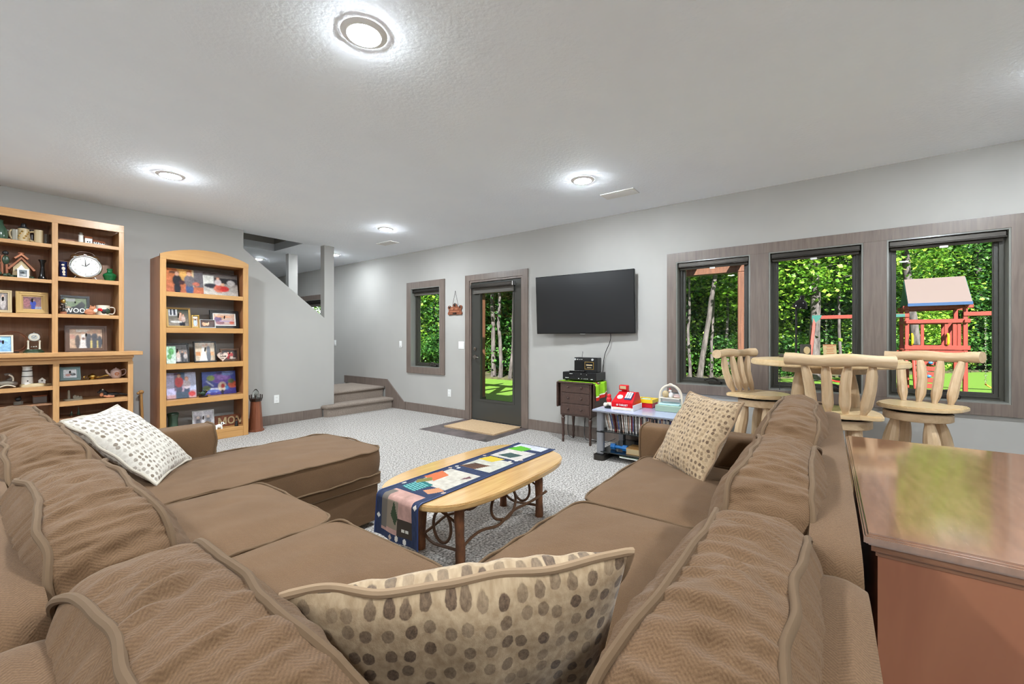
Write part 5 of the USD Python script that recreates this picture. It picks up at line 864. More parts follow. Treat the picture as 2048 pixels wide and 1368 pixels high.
picture('broad antique gold frame with a figure in blue on the third shelf', .478, 6.01, 1.447, .205, .21, .036, 'gold_frame', pt((110, 76, 80), (140, 100, 96)).ell(.2, .5, .18, .35, (150, 96, 100)).person(.55, .0, .8, (40, 60, 150), (40, 60, 150), (140, 96, 70), .17).rect(.65, 0, 1, .2, (150, 150, 160)).noise(.45, 12), 10, mount=(.01, 'gold_frame'))
t_ = picture('pale framed blue sea picture on the mantel ledge by a twig wreath', .30, 5.99, 1.082, .12, .165, .012, 'cream', pt((150, 196, 226), (126, 170, 206), 24, 24).poly([(0, .6), (.5, .62), (.45, .72), (0, .85)], (110, 84, 130)).ell(.2, .9, .2, .1, (210, 226, 240)).noise(.3), 12)
t = T('twig_wreath', 'loose ring of fine twigs behind the blue sea picture', 'wreath', (.36, 6.08, 1.082)); rg2 = np.random.default_rng(4)
t.add('twigs', cat(*[tube(spline([(rr * math.cos(q + o), .01 * math.sin(3 * q + o), .10 + rr * math.sin(q + o)) for q in np.linspace(0, 5, 12)], 24), .0018, 5) for rr, o in [(rg2.uniform(.07, .1), rg2.uniform(0, 6)) for _ in range(9)]]), 'rust', kind='stuff'); t.add('stand', bx(-.04, -.02, 0, .04, .02, .012), 'dark_brown')
t = T('anniversary_clock', 'small glass anniversary clock with a silver dial on a dark base', 'clock', (.487, 6.0, 1.082)); t.add('base', lathe([(0, 0), (.068, 0), (.066, .012), (.052, .024), (.05, .03), (0, .031)], n=32), 'dark_green')
for s in (-1, 1): t.add('pillar', lathe([(.006, .03), (.009, .035), (.006, .045), (.006, .1), (.009, .108), (.005, .115), (0, .118)], (s * .036, 0, 0), 12), 'cream')
t.add('dial', mv(rot(lathe([(0, .008), (.036, .006), (.038, 0), (0, -.006)], n=32), [1, 0, 0], 90), 0, -.012, .145), 'silver_frame'); t.add('dial_ring', mv(rot(lathe([(.022, .011), (.03, .011), (.03, .006), (.022, .006)], n=32), [1, 0, 0], 90), 0, -.012, .145), 'cream'); t.add('hands', cat(cyl((0, -.026, .145), (.012, -.026, .16), .0015, n=5), cyl((0, -.026, .145), (-.02, -.026, .15), .0012, n=5)), 'black_paint'); t.add('crown', cat(ball((0, -.004, .188), .008, 1), *[ball((.036 * math.cos(q), -.004, .148 + .036 * math.sin(q)), .005, 1) for q in np.linspace(.5, 2.6, 7)]), 'chrome', kind='stuff')
for k in range(4): q = k * math.pi / 2; t.add('pendulum_ball', ball((.014 * math.cos(q), .014 * math.sin(q), .055), .007, 1), 'chrome')
t.add('glass_dome', lathe([(.056, .03), (.056, .15), (.05, .18), (.03, .2), (0, .207)], n=32), 'pane')
# lower compartments
t = T('duck_decoy', 'grey carved duck decoy with a curved neck in the lower shelf', 'duck decoy', (.32, 5.98, .764)); t.add('body', cat(ball((0, 0, .038), .04, 3, (1.7, .9, .85)), ball((-.06, 0, .05), .02, 2, (1.6, .7, .6))), 'duck_grey'); t.add('neck', tube(spline([(.0, 0, .06), (.03, 0, .1), (.012, 0, .125), (-.012, 0, .12)], 16), [.016] * 6 + [.012] * 10, 10), 'duck_grey'); t.add('neck_stripe', tube(spline([(.035, -.018, .06), (.034, -.014, .1), (.012, -.013, .122)], 10), .006, 6), 'cream'); t.add('wing', ball((-.01, -.03, .045), .03, 2, (1.7, .4, .7)), 'grey_stone'); t.add('belly_edge', tube(spline([(-.05, -.032, .008), (0, -.04, .028), (.05, -.03, .01)], 12), .005, 6), 'cream')
t = T('lighthouse_model', 'white lighthouse model with a black band and a cottage on a rock base', 'lighthouse model', (.48, 6.0, .764)); t.add('rock_base', hull([(.09 * math.cos(q) + (.01 if k % 2 else 0), .05 * math.sin(q), 0) for k, q in enumerate(np.linspace(0, 6.28, 14))] + [(.083 * math.cos(q), .044 * math.sin(q), .022 + .004 * (k % 3)) for k, q in enumerate(np.linspace(0, 6.28, 14))]), 'stoneware')
TX = -.035; t.add('tower', lathe([(.038, .022), (.035, .1), (.033, .14), (.03, .185), (.034, .187), (.034, .192), (0, .193)], (TX, 0, 0), 28), 'white_paint'); t.add('black_band', lathe([(.0362, .098), (.0345, .1), (.0325, .15), (.0335, .152)], (TX, 0, 0), 28), 'black_paint'); t.add('gallery', lathe([(.04, .095), (.04, .1), (.036, .1)], (TX, 0, 0), 28), 'black_paint'); t.add('tower_window', cat(bx(TX - .004, -.039, .05, TX + .004, -.034, .06), bx(TX + .012, -.036, .04, TX + .016, -.032, .045)), 'black_paint')
t.add('cottage', ex_y(Polygon([(.035, .024), (.078, .024), (.078, .055), (.0565, .076), (.035, .055)]), -.02, .015), 'white_paint'); t.add('cottage_trim', ex_y(Polygon([(.03, .052), (.0565, .08), (.083, .052), (.08, .05), (.0565, .073), (.033, .05)]), -.024, -.018), 'white_paint'); t.add('star', ex_y(Polygon([(.0565 + (.009 if k % 2 == 0 else .004) * math.cos(math.radians(90 + 36 * k)), .05 + (.009 if k % 2 == 0 else .004) * math.sin(math.radians(90 + 36 * k))) for k in range(10)]), -.0225, -.019), 'dark_brown'); t.add('rocks', cat(*[ball((.09 + .012 * k, .01, .01), .014, 1, (1, 1, .8)) for k in range(3)]), 'stoneware', kind='stuff')
picture('tilted teal painted frame with paw prints and a dog photograph', .722, 5.98, .80, .145, .135, .026, 'teal_frame', pt((222, 222, 224), (214, 214, 216), 36, 28).poly([(.3, .3), (.5, .7), (.65, .6), (.9, .55), (.95, .3), (.7, .25)], (40, 36, 36)).ell(.35, .35, .2, .16, (160, 84, 60)).noise(.2), 12)
t = T('brass_lamp', 'old brass oil lamp with a long spout lying on the lower shelf', 'ornament', (.90, 5.99, .80)); t.add('body', lathe([(0, 0), (.03, 0), (.022, .01), (.036, .025), (.03, .042), (.012, .05), (.006, .058), (0, .06)], (-.02, 0, 0), 24), 'brass'); t.add('spout', tube(spline([(.01, 0, .02), (.05, 0, .022), (.085, 0, .034), (.1, 0, .03)], 16), [.012] * 4 + [.008] * 12, 8), 'brass'); t.add('handle', tube(spline([(-.05, 0, .03), (-.075, 0, .035), (-.08, 0, .012), (-.055, 0, .008)], 14), .004, 6), 'brass')
t = T('teapot', 'pink patterned china teapot with a long spout in the lower shelf', 'teapot', (1.06, 6.0, .80)); t.add('body', lathe([(0, 0), (.03, 0), (.042, .02), (.045, .045), (.04, .08), (.026, .09), (0, .092)], n=28), 'rose'); t.add('lid', lathe([(.027, .089), (.02, .097), (.006, .1), (.008, .108), (0, .11)], n=20), 'rose'); t.add('spout', tube(spline([(-.036, 0, .03), (-.06, 0, .05), (-.078, 0, .092)], 14), [.014] * 3 + [.009] * 11, 10), 'rose'); t.add('handle', tube(spline([(.038, 0, .08), (.068, 0, .088), (.078, 0, .06), (.06, 0, .03), (.04, 0, .024)], 18), .005, 8), 'rose'); t.add('flower', cat(*[ball((.012 * math.cos(q), -.043, .045 + .012 * math.sin(q)), .008, 1, (1, .4, 1)) for q in np.linspace(0, 5, 6)]), 'clay', kind='stuff')
t = T('harbour_model', 'pewter model of a harbour with a small tower and houses', 'ornament', (.745, 6.0, .605)); t.add('base', ex_z(rrect(-.07, -.035, .07, .035, .03), 0, .014), 'tin'); t.add('tower', lathe([(.011, .014), (.008, .085), (.01, .087), (.004, .1), (0, .101)], (-.03, 0, 0), 14), 'tin')
for x, h_ in ((.01, .05), (.032, .04), (.052, .034)): t.add('house', ex_y(Polygon([(x - .012, .014), (x + .012, .014), (x + .012, h_ - .01), (x, h_), (x - .012, h_ - .01)]), -.015, .015), 'tin')
t = T('dog_statuette', 'black and tan dog figurine lying stretched out on the lower shelf', 'figurine', (1.02, 5.97, .605)); t.add('body', cat(ball((.0, 0, .028), .026, 2, (2.6, .9, .9)), ball((-.055, 0, .04), .03, 2, (1, .8, 1.1)), tube([(.06, 0, .03), (.1, -.01, .02), (.125, -.02, .014)], [.012, .008, .004], 8)), 'black_paint'); t.add('head', cat(ball((-.075, -.008, .07), .022, 2), ball((-.095, -.016, .062), .013, 1, (1.3, 1, .9))), 'black_paint'); t.add('ear', ball((-.062, -.02, .076), .012, 1, (.7, .6, 1.3)), 'black_paint'); t.add('chest', ball((-.078, -.02, .035), .018, 2, (.8, .6, 1.2)), 'clay')
for dx in (-.06, -.03): t.add('paw', tube([(dx, -.02, .02), (dx + .025, -.04, .012), (dx + .045, -.045, .012)], .01, 8), 'clay')
t.add('blaze', ball((-.07, -.024, .086), .007, 1), 'cream')
t = T('black_bird_figurine', 'tiny black bird on a pale stone in the bottom compartment', 'figurine', (.392, 6.03, .60)); t.add('stone', hull([(.03 * math.cos(q), .02 * math.sin(q), z) for q in np.linspace(0, 6, 9) for z in (0, .03)]), 'grey_stone'); t.add('bird', cat(ball((0, -.004, .05), .017, 2, (1.2, .8, 1.1)), ball((.008, -.008, .07), .009, 1)), 'black_paint')
single('glass_shelf_board', bx(.13, 5.90, .585, .595, 6.22, .60, .002), 'maple_back', 'thin brown inner shelf board in the bottom left compartment'.replace('bottom left', 'bottom'), 'shelf')
t = T('wooden_box', 'small weathered wooden box in the bottom compartment', 'box', (.527, 6.04, .60)); t.add('body', bx(-.045, -.03, 0, .045, .03, .06, .003), 'duck_grey'); t.add('lid', bx(-.047, -.032, .061, .047, .032, .072, .003), 'rust')
for k, (x, h_) in enumerate(((.734, .045), (.783, .07))): t = T('pine_tree_figurine', ['short green bottle-brush pine in the bottom compartment', 'tall green bottle-brush pine in the bottom compartment'][k], 'ornament', (x, 6.0, .44)); t.add('trunk', cyl((0, 0, 0), (0, 0, .02), .005, n=8), 'rust'); t.add('needles', cat(*[lathe([(.016 - .003 * i, .012 + h_ * .2 * i), (.0, .012 + h_ * .2 * i + .028)], n=12) for i in range(5)]), 'dark_green', kind='stuff')
single('inner_shelf', bx(.64, 5.90, .425, 1.13, 6.22, .44, .002), 'maple_back', 'thin brown inner shelf board under the little pines', 'shelf')
single('dog_bone_toy', cat(cyl((1.31, 6.02, .43), (1.37, 6.0, .445), .012, n=8), ball((1.305, 6.03, .435), .018, 1), ball((1.305, 6.01, .425), .018, 1)), 'honey', 'knobbed wooden stick end beside the arched bookcase', 'stick') if False else None
t = T('walking_stick', 'knobbed wooden walking stick leaning between the two bookcases', 'stick', (1.30, 6.15, 0)); t.add('shaft', tube([(0, 0, 0), (.01, .02, .3), (.005, .05, .6)], .013, 8), 'honey'); t.add('knob', cat(ball((.005, .05, .61), .024, 2), ball((-.02, .05, .6), .015, 1)), 'honey')
# wooden lighthouse on the floor
L_ = T('wooden_lighthouse', 'tall brown octagonal wooden lighthouse standing on the carpet by the bookcase', 'lighthouse model', (2.425, 6.02, 0)); o8 = lambda r0, z0, r1, z1: hull([(r * math.cos(math.radians(22.5 + 45 * k)), r * math.sin(math.radians(22.5 + 45 * k)), z) for r, z in ((r0, z0), (r1, z1)) for k in range(8)])
L_.add('base', o8(.098, 0, .094, .025), 'red_brown'); L_.add('tower', o8(.082, .025, .058, .40), 'red_brown', smooth=False); L_.add('gallery', o8(.066, .39, .078, .43), 'dark_brown', smooth=False)
for k in range(8): q = math.radians(22.5 + 45 * k); L_.add('baluster', cyl((.072 * math.cos(q), .072 * math.sin(q), .43), (.072 * math.cos(q), .072 * math.sin(q), .475), .006, n=6), 'dark_brown')
L_.add('lantern_glass', lathe([(.036, .43), (.036, .49), (.03, .52), (.012, .545), (0, .55)], n=16), 'clear_glass'); L_.add('lamp', cyl((0, 0, .43), (0, 0, .49), .008, n=8), 'silver_frame')

# ------------------------------------------------------------------ drop-leaf chest with the radio on it
n = T('drop_leaf_chest', 'small dark brown drop-leaf chest of drawers on turned legs', 'chest', (4.47, 2.32, 0))
n.add('body', bx(4.325, 2.125, .318, 4.62, 2.525, .695, .004), 'dark_wood', world=True); n.add('top', bx(4.30, 2.10, .695, 4.645, 2.55, .714, .006), 'dark_wood', world=True)
n.add('drop_leaf', bx(4.31, 2.552, .41, 4.64, 2.572, .708, .008), 'dark_wood', world=True); n.add('drop_leaf', bx(4.31, 2.078, .41, 4.64, 2.098, .708, .008), 'dark_wood', world=True)
for k, z in enumerate((.335, .462, .588)):
    n.add('drawer', bx(4.317, 2.145, z, 4.33, 2.505, z + .118, .004), 'dark_wood', world=True)
    for y in (2.413, 2.242): n.add('knob', ball((4.307, y, z + .062), .012, 2, (.9, 1, 1)), 'dark_wood', world=True)
for x in (4.35, 4.60):
    for y in (2.15, 2.50): n.add('leg', lathe([(0, 0), (.011, 0), (.015, .03), (.011, .05), (.018, .09), (.017, .12), (.013, .16), (.02, .25), (.022, .285), (.014, .295), (.022, .305), (.022, .32)], (x, y, 0), 14), 'dark_wood', world=True)
def drape(U, W):    # from the wall side across the top and down over the far leaf
    s = U * .62; y = np.where(s < .46, 2.555 - s, 2.095 - .012); z = np.where(s < .46, .7165, .7165 - (s - .46)); y = np.where((s > .45) & (s < .47), 2.098, y)
    x = 4.312 + W * .30 + (np.where(s > .46, .012 * np.sin(W * 14), 0)); x = np.where(s > .46, x - (s - .46) * .15, x); y = np.where(s > .46, 2.066 - .012 * np.sin(W * 11) - (s - .46) * .12, y); z = z - np.where(s > .46, .035 * (1 - W), 0)
    return np.stack([x, y, z], -1)
pc = Paint(90, 40, (142, 196, 40)).rect(.94, 0, 1, 1, (198, 44, 38)).rect(.925, 0, .94, 1, (236, 230, 214)).ell(.72, .3, .03, .09, (196, 36, 36)).ell(.73, .42, .02, .05, (238, 232, 224)).ell(.755, .3, .012, .05, (60, 40, 36)).rect(0, 0, .012, 1, (60, 60, 50)).noise(.12, 20)
m_, tn = print_mesh(1, 1, pc, fn=drape); t = T('runner_cloth', 'lime green cloth with a red hem draped over the chest', 'cloth', (4.46, 2.3, .69)); t.add('cloth', m_, 'print_cloth', smooth=False, tint=tn, world=True)
t = T('media_player', 'wide black disc player on the green cloth under the radio', 'media player', (4.49, 2.30, .724)); t.add('case', bx(4.365, 2.085, .732, 4.62, 2.515, .822, .005), 'black_plastic', world=True); t.add('front_panel', bx(4.36, 2.088, .738, 4.367, 2.512, .818, .002), 'tv_bezel', world=True)
for y in (2.12, 2.48): 
    for x in (4.39, 4.6): t.add('foot', cyl((x, y, .719), (x, y, .734), .014, n=10), 'black_plastic', world=True)
t.add('disc_tray', bx(4.357, 2.36, .785, 4.361, 2.45, .795), 'black_gloss', world=True); t.add('emblem', bx(4.3565, 2.38, .802, 4.36, 2.42, .808), 'silver_frame', world=True)
for y, z, w in ((2.46, .757, .03), (2.44, .757, .02), (2.27, .805, .006), (2.20, .800, .006), (2.30, .752, .012), (2.23, .752, .01), (2.21, .752, .01), (2.19, .752, .01), (2.135, .750, .025), (2.26, .752, .006)): t.add('button', bx(4.3565, y - w / 2, z - .004, 4.361, y + w / 2, z + .004), 'silver_frame', world=True)
t = T('radio', 'black retro radio with a gold dial window and two aerials', 'radio', (4.48, 2.25, .822)); t.add('case', bx(4.425, 2.10, .826, 4.54, 2.395, .992, .006), 'black_plastic', world=True)
t.add('dial_frame', ex_x(ring(2.14, .858, 2.255, .945, .006), 4.419, 4.426), 'brass', world=True); t.add('dial', bx(4.421, 2.146, .864, 4.426, 2.249, .939), 'tv_bezel', world=True); t.add('dial_scale', cat(bx(4.419, 2.16, .90, 4.4215, 2.235, .915), bx(4.419, 2.17, .875, 4.4215, 2.225, .882)), 'stoneware', world=True); t.add('grille', ex_x(rrect(2.265, .85, 2.385, .95, .01), 4.421, 4.426), 'black_gloss', world=True)
for y, r in ((2.378, .012), (2.345, .007), (2.315, .005), (2.29, .005), (2.155, .013)): t.add('knob', cyl((4.412, y, .97), (4.426, y, .97), r, n=14), 'silver_frame', world=True)
t.add('aerial', cyl((4.5, 2.33, .99), (4.54, 2.34, 1.06), .002, n=6), 'black_plastic', world=True); t.add('foot', bx(4.43, 2.11, .821, 4.53, 2.385, .828), 'black_plastic', world=True)
t = T('remote_control', 'slim black remote control lying in front of the radio', 'remote control', (4.39, 2.33, .822)); t.add('body', mv(rot(bx(-.02, -.1, 0, .02, .1, .016, .006), [0, 0, 1], 4), 4.39, 2.33, .8225), 'black_gloss', world=True); t.add('button', cat(*[mv(bx(-.003, -.004, .015, .003, .004, .018), 4.39, 2.26 + .02 * k, .8225) for k in range(7)]), 'silver_frame', world=True, kind='stuff')
single('power_cord', tube(spline([(4.66, 2.35, .70), (4.665, 2.36, .4), (4.655, 2.38, .1), (4.60, 2.34, .012), (4.55, 2.2, .010), (4.60, 2.05, .012), (4.655, 1.98, .05)], 50), .004, 6), 'black_plastic', 'thin black cord trailing under the dark chest', 'cord'); single('power_cord', tube(spline([(4.66, 2.60, .55), (4.66, 2.61, .2), (4.63, 2.58, .012), (4.55, 2.47, .010)], 40), .004, 6), 'black_plastic', 'black cord hanging beside the drop leaf of the dark chest', 'cord')

# ------------------------------------------------------------------ media stand
ms = T('media_stand', 'low media stand with a lavender glass top, silver posts and dark glass shelves', 'media stand', (4.25, 1.4, 0))
ms.add('top', ex_z(rrect(3.87, .74, 4.60, 1.90, .03), .484, .503), 'lavender_top', world=True); ms.add('top_edge', ex_z(rrect(3.866, .736, 4.604, 1.904, .032), .487, .497), 'silver_grey', world=True)
for x in (3.95, 4.5):
    for y in (1.835, .80): ms.add('post', bx(x - .03, y - .035, .05, x + .03, y + .035, .485, .012), 'silver_grey', world=True); ms.add('collar', bx(x - .034, y - .039, .272, x + .034, y + .039, .285, .004), 'black_plastic', world=True)
for y in (1.835, .80): ms.add('foot', ex_z(rrect(3.88, y - .06, 4.58, y + .06, .04), 0, .05), 'metal_dark', world=True)
ms.add('shelf', ex_z(rrect(3.92, .79, 4.56, 1.845, .02), .283, .293), 'smoke_glass', world=True); ms.add('shelf', ex_z(rrect(3.92, .79, 4.56, 1.845, .02), .078, .088), 'smoke_glass', world=True)
rg = np.random.default_rng(12); y = 1.765; c0 = None
for k in range(52):
    w = .0145; lean = float(max(0, 15 - 1.1 * k)) if k < 14 else float(rg.uniform(0, 2.5)); hgt = .178
    if c0 is None:
        c0 = T('disc_case', 'thin disc case standing in the packed row on the media stand', 'disc case', (3.975, y, .294), 0, group='disc cases on the media stand')
        c0.add('case', bx(-.0, -w / 2 + .0006, 0, .13, w / 2 - .0006, hgt, .0015), 'case_spine'); c0.add('spine_label', bx(-.0008, -w / 2 + .002, .02, .001, w / 2 - .002, .16), 'case_spine')
        op = UsdGeom.Xformable(c0.prim).AddRotateXOp(); op.Set(-lean)
    else:
        d_ = T('disc_case', 'thin disc case standing in the packed row on the media stand', 'disc case', (3.975 + float(rg.uniform(-.006, .006)), y, .294), 0, group='disc cases on the media stand')
        d_.prim.GetReferences().AddInternalReference(c0.prim.GetPath()); d_.prim.SetInstanceable(True); UsdGeom.Xformable(d_.prim).ClearXformOpOrder(); xf = UsdGeom.Xformable(d_.prim)
        xf.AddTranslateOp(UsdGeom.XformOp.PrecisionDouble, 'case').Set(Gf.Vec3d(3.975 + float(rg.uniform(-.006, .006)), y, .294)); xf.AddRotateXOp(UsdGeom.XformOp.PrecisionFloat, 'case').Set(-lean)
    y -= .0152 + .0045 * (lean > 4)
t = T('toy_cash_register', 'red and white toy cash register with blue number keys on the media stand', 'toy cash register', (4.12, 1.63, .503))
t.add('base', ex_x(Polygon([(-.115, 0), (.115, 0), (.115, .055), (.10, .06), (-.10, .06), (-.115, .055)]), -.125, .115), 'white_plastic', smooth=False)
def wedge(pr, y0, y1): return ex_y(Polygon(pr), y0, y1)
t.add('body', hull([(x, y, z) for y in (-.108, .108) for x, z in ((-.128, .03), (-.128, .078), (.11, .078), (.11, .03))] + [(x, y * .8, z) for y in (-.108, .108) for x, z in ((.02, .17), (.10, .165), (-.11, .085))]), 'red_plastic', smooth=25)
t.add('display_post', hull([(x, y + .035, z) for y in (-.03, .03) for x, z in ((.03, .16), (.09, .16), (.02, .20), (.07, .20))]), 'red_plastic'); t.add('display_head', bx(.0, -.005, .185, .06, .085, .237, .008), 'red_plastic'); t.add('display_window', bx(-.003, .008, .198, .002, .072, .228), 'lime' if False else 'stoneware')
def onface(mesh): return mv(rot(mesh, [0, 1, 0], -33), -.052, 0, .128)
t.add('key_panel', onface(bx(-.045, -.078, -.002, .062, -.005, .006, .002)), 'navy')
for i in range(3):
    for j in range(4): t.add('key', onface(bx(-.028 + .024 * j, -.073 + .023 * i, .005, -.010 + .024 * j, -.054 + .023 * i, .012, .002)), 'white_plastic')
t.add('round_badge', onface(mv(lathe([(0, .009), (.026, .008), (.03, .004), (.03, -.002)], n=24), -.01, .045, 0)), 'white_plastic')
tx = meshkit.text_mesh('TARGET', .017, .002, True); tx = rot(rot(tx, [1, 0, 0], 90), [0, 0, 1], -90); t.add('lettering', mv(tx, -.1285, .032, .045), 'white_plastic')
t.add('target_logo', mv(rot(cat(ex_z(Point(0, 0).buffer(.0095).difference(Point(0, 0).buffer(.006)), 0, .002), ex_z(Point(0, 0).buffer(.003), 0, .002)), [0, 1, 0], -90), -.1285, .048, .053), 'white_plastic')
t.add('drawer_front', bx(-.131, -.095, .006, -.124, .095, .03, .002), 'cream')
t = T('toy_figure', 'small red and white plastic toy beside the toy cash register', 'toy', (4.06, 1.795, .503)); t.add('body', cat(ball((0, 0, .085), .028, 2, (1, 1, 1.25)), ball((0, 0, .125), .022, 2)), 'red_plastic'); t.add('arm', cat(ball((-.02, .03, .035), .022, 2), ball((-.02, -.022, .045), .018, 2), ball((0, .0, .05), .024, 2)), 'cream'); t.add('base', lathe([(0, 0), (.045, 0), (.046, .012), (.03, .02), (0, .02)], n=24), 'black_plastic')
t = T('toy_box', 'red and yellow open toy tray behind the toy cash register', 'toy', (4.38, 1.52, .503)); t.add('tray', bx(-.09, -.09, 0, .09, .09, .055, .006), 'red_plastic'); t.add('rim', ex_z(ring(-.095, -.095, .095, .095, .03), .05, .085), 'yellow_plastic'); t.add('insert', bx(-.06, -.03, .055, .06, .06, .078, .004), 'pale_blue')
t = T('egg_basket_toy', 'white arched toy basket with a hen and eggs on a sage green box', 'toy', (4.25, 1.235, .503)); t.add('box', bx(-.085, -.125, 0, .10, .125, .062, .004), 'sage'); t.add('liner', bx(-.06, -.1, .06, .09, .1, .078, .004), 'pale_blue')
ar = [( 0, -.105 , .06)] + [(0, -.105 * math.cos(q), .14 + .115 * math.sin(q)) for q in np.linspace(0, math.pi, 22)] + [(0, .105, .06)]
t.add('arch', tube(ar, .010, 10), 'cream'); t.add('inner_arch', tube([(-.0, .87 * y, .003 + z * .96) for x, y, z in ar], .006, 8), 'silver_frame'); t.add('finial', ball((0, 0, .262), .013, 2, (1, 1.6, .8)), 'cream'); t.add('tray', bx(-.05, -.098, .125, .05, .098, .133, .003), 'cream')
t.add('egg', ball((-.01, .045, .165), .032, 2, (.9, 1, 1.1)), 'stoneware'); t.add('hen_body', cat(ball((-.01, -.008, .158), .026, 2, (.9, .9, 1.1)), ball((-.014, .0, .198), .014, 2)), 'white_plastic'); t.add('hen_comb', ball((-.014, .002, .216), .007, 1), 'red_plastic'); t.add('hen_beak', ball((-.03, .002, .197), .005, 1, (1.6, .8, .8)), 'orange'); t.add('bun', cat(ball((-.0, -.06, .145), .03, 2, (.9, 1.1, .4)), ball((-.0, -.06, .16), .026, 2, (.9, 1.1, .35))), 'rose')
t = T('dumbbell', 'blue hand dumbbell lying on the low glass shelf', 'dumbbell', (4.05, 1.68, .088)); t.add('handle', cyl((0, -.04, .032), (0, .04, .032), .017, n=14), 'blue_plastic')
for s in (-1, 1): t.add('weight_head', cyl((0, s * .04, .032), (0, s * .085, .032), .0315, n=6), 'blue_plastic')
t = T('book', 'thick tan book lying on the low shelf of the media stand', 'book', (4.06, 1.50, .088)); t.add('cover', cat(bx(-.09, -.08, .0, .09, .08, .003), bx(-.09, -.08, .052, .09, .08, .056)), 'honey_x'); t.add('pages', bx(-.087, -.077, .003, .087, .077, .052), 'stoneware')
t = T('magazine', 'flat pile of pale magazines sticking out under the tan book', 'magazine', (4.0, 1.52, .05)); t.add('cover', mv(bx(-.075, -.13, .0, .10, .11, .004), 0, 0, .012), 'sage'); t.add('pages', bx(-.07, -.125, 0, .10, .11, .012), 'white_paper')
t = T('game_console', 'black electronics box on the low shelf of the media stand', 'electronics box', (4.3, 1.42, .088)); t.add('case', bx(-.1, -.17, 0, .12, .17, .08, .008), 'black_plastic'); t.add('button', cyl((-.103, .02, .055), (-.098, .02, .055), .012, n=12), 'brass')

# ------------------------------------------------------------------ round log table and stools
TZ_ = 1.066
rt = T('bar_table', 'round pine bar table on splayed log legs before the triple window', 'table', (3.80, .02, 0)); rt.add('top', cat(ex_z(Point(0, 0).buffer(.462, quad_segs=32), TZ_ - .036, TZ_ - .012), ex_z(Point(0, 0).buffer(.456, quad_segs=32), TZ_ - .042, TZ_ - .003), ex_z(Point(0, 0).buffer(.449, quad_segs=32), TZ_ - .042, TZ_)), 'stool_seat')
def spindle(p0, p1, r, n=12, neck=.55):
    p0, p1 = np.array(p0, float), np.array(p1, float); s = np.array([0, .04, .12, .2, .5, .8, .88, .96, 1.0]); q = np.array([neck, neck, .85, 1, 1.06, 1, .85, neck, neck]); return tube(p0 + (p1 - p0) * s[:, None], r * q, n)
for k in range(4): q = math.radians(45 + 90 * k); rt.add('leg', spindle((.27 * math.cos(q), .27 * math.sin(q), 0), (.2 * math.cos(q), .2 * math.sin(q), TZ_ - .04), .042), 'log')
for k in range(4): q0, q1 = math.radians(45 + 90 * k), math.radians(135 + 90 * k); rt.add('rung', cyl((.25 * math.cos(q0), .25 * math.sin(q0), .3), (.25 * math.cos(q1), .25 * math.sin(q1), .3), .02, n=10), 'log_x')
rt.add('apron', ex_z(Point(0, 0).buffer(.26).difference(Point(0, 0).buffer(.2)), TZ_ - .09, TZ_ - .04), 'log_x')
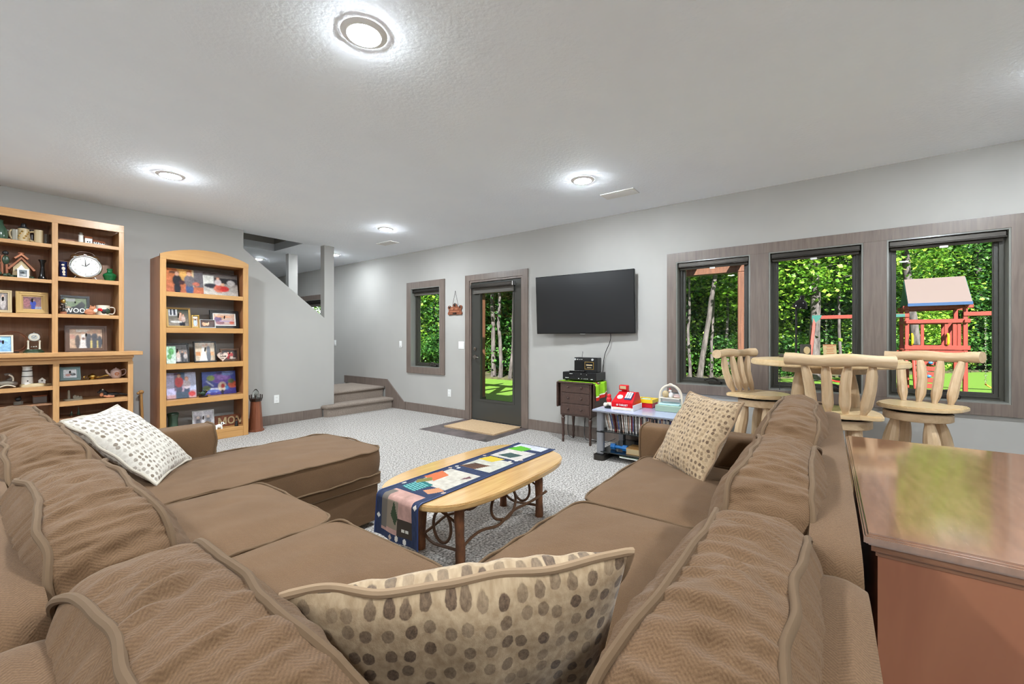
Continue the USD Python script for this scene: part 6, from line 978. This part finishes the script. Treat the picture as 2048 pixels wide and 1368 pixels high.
def stool(label, loc, rz, lean=.07):
    t = T('log_bar_stool', label, 'bar stool', loc, rz, group='log bar stools round the table'); P = unary_union([Point(0, -.01).buffer(.22, quad_segs=16), rrect(-.225, -.2, .225, .05, .06)])
    t.add('seat', cat(ex_z(P.buffer(-.004), .728, .752), ex_z(P, .732, .748), ex_z(P.buffer(-.012), .728, .7565)), 'stool_seat'); t.add('swivel', cyl((0, 0, .708), (0, 0, .73), .13, n=24), 'black_plastic'); t.add('lower_seat', cat(ex_z(Point(0, 0).buffer(.182), .658, .704), ex_z(Point(0, 0).buffer(.176), .654, .709)), 'log_x')
    for k in range(4): q = math.radians(45 + 90 * k); t.add('leg', spindle((.245 * math.cos(q), .245 * math.sin(q), 0), (.125 * math.cos(q), .125 * math.sin(q), .662), .044, 10, .6), 'log')
    for k in range(4): q0, q1 = math.radians(45 + 90 * k), math.radians(135 + 90 * k); t.add('footrest_rung', cyl((.21 * math.cos(q0), .21 * math.sin(q0), .2 + .05 * (k % 2)), (.21 * math.cos(q1), .21 * math.sin(q1), .2 + .05 * (k % 2)), .02, n=10), 'log_x')
    for k, x in enumerate((-.125, -.042, .042, .125)):
        s = np.array([0, .05, .16, .22, .55, .8, .93, 1.0]); w = np.array([.55, .6, .95, 1.05, 1.0, .95, .75, .6]) * .029; b = .012 * math.sin(k * 2.1 + 1)
        t.add('back_spindle', tube(np.stack([x + (x * .32) * s + b * np.sin(s * 3.1), -.165 - lean * s - .02 * np.sin(s * 3.1), .752 + .305 * s], 1), w, 10), 'log')
    u = np.linspace(-1, 1, 15); t.add('top_log', tube(np.stack([.262 * u, -.215 - lean * .5 + .035 * u * u - .02, 1.085 + .004 * np.sin(u * 5)], 1), .037 + .003 * np.sin(u * 6 + 1), 14), 'log_x'); return t
stool('log bar stool before the narrow mullion, nearest the television'.replace('before the narrow mullion, ', 'at the round table '), (4.10, .44, 0), 154)
stool('log bar stool with its back to the sofa, in front of the round table', (3.46, -.045, 0), -90, .05); stool('log bar stool between the round table and the window facing the playset', (4.06, -.50, 0), 66)
t = T('desk_lamp', 'slim black desk lamp with a bell shade on the round table', 'lamp', (4.10, .235, TZ_)); t.add('base', bx(-.06, -.085, 0, .06, .085, .026, .006), 'bronze'); t.add('stem', cyl((.02, -.03, .026), (.02, -.03, .40), .0075, n=10), 'black_plastic')
sh_ = rot(cat(lathe([(.052, 0), (.046, .035), (.03, .062), (.016, .072), (.016, .098), (.012, .104), (0, .105)], n=28), lathe([(.049, .003), (.043, .033), (.027, .058), (0, .06)], n=28)), [1, 0, 0], 10); t.add('shade', mv(sh_, .0, -.055, .392), 'black_gloss'); t.add('bulb', ball((.0, -.06, .41), .018, 2), 'white_plastic'); t.add('cord', tube(spline([(.04, .05, .01), (.1, .09, .008), (.2, .1, .004), (.235, .1, -.03), (.24, .1, -.3)], 30), .003, 6), 'black_plastic')
t = T('round_dial_box', 'small dark stand with a round beige disc on the round table', 'card stand', (3.98, .13, TZ_), -40 + 0); t.add('stand', bx(-.045, 0, 0, .045, .02, .105, .004), 'bronze'); t.add('disc', mv(rot(lathe([(0, .006), (.028, .005), (.03, 0)], n=24), [1, 0, 0], 90), 0, 0, .058), 'stoneware')
t = T('table_card', 'beige printed table card in a white holder on the round table', 'table card', (3.86, -.02, TZ_), -50); t.add('holder', bx(-.045, -.015, 0, .045, .03, .018, .003), 'white_plastic'); t.add('card', rot(bx(-.05, .004, .012, .05, .008, .108), [1, 0, 0], -5), 'stoneware'); t.add('printed_lines', rot(cat(*[bx(-.03 + .006 * (k % 2), .0025, .04 + .016 * k, .03 - .006 * (k % 2), .0045, .045 + .016 * k) for k in range(4)], bx(-.049, .0025, .1, .049, .0045, .107)), [1, 0, 0], -5), 'clay', kind='stuff')
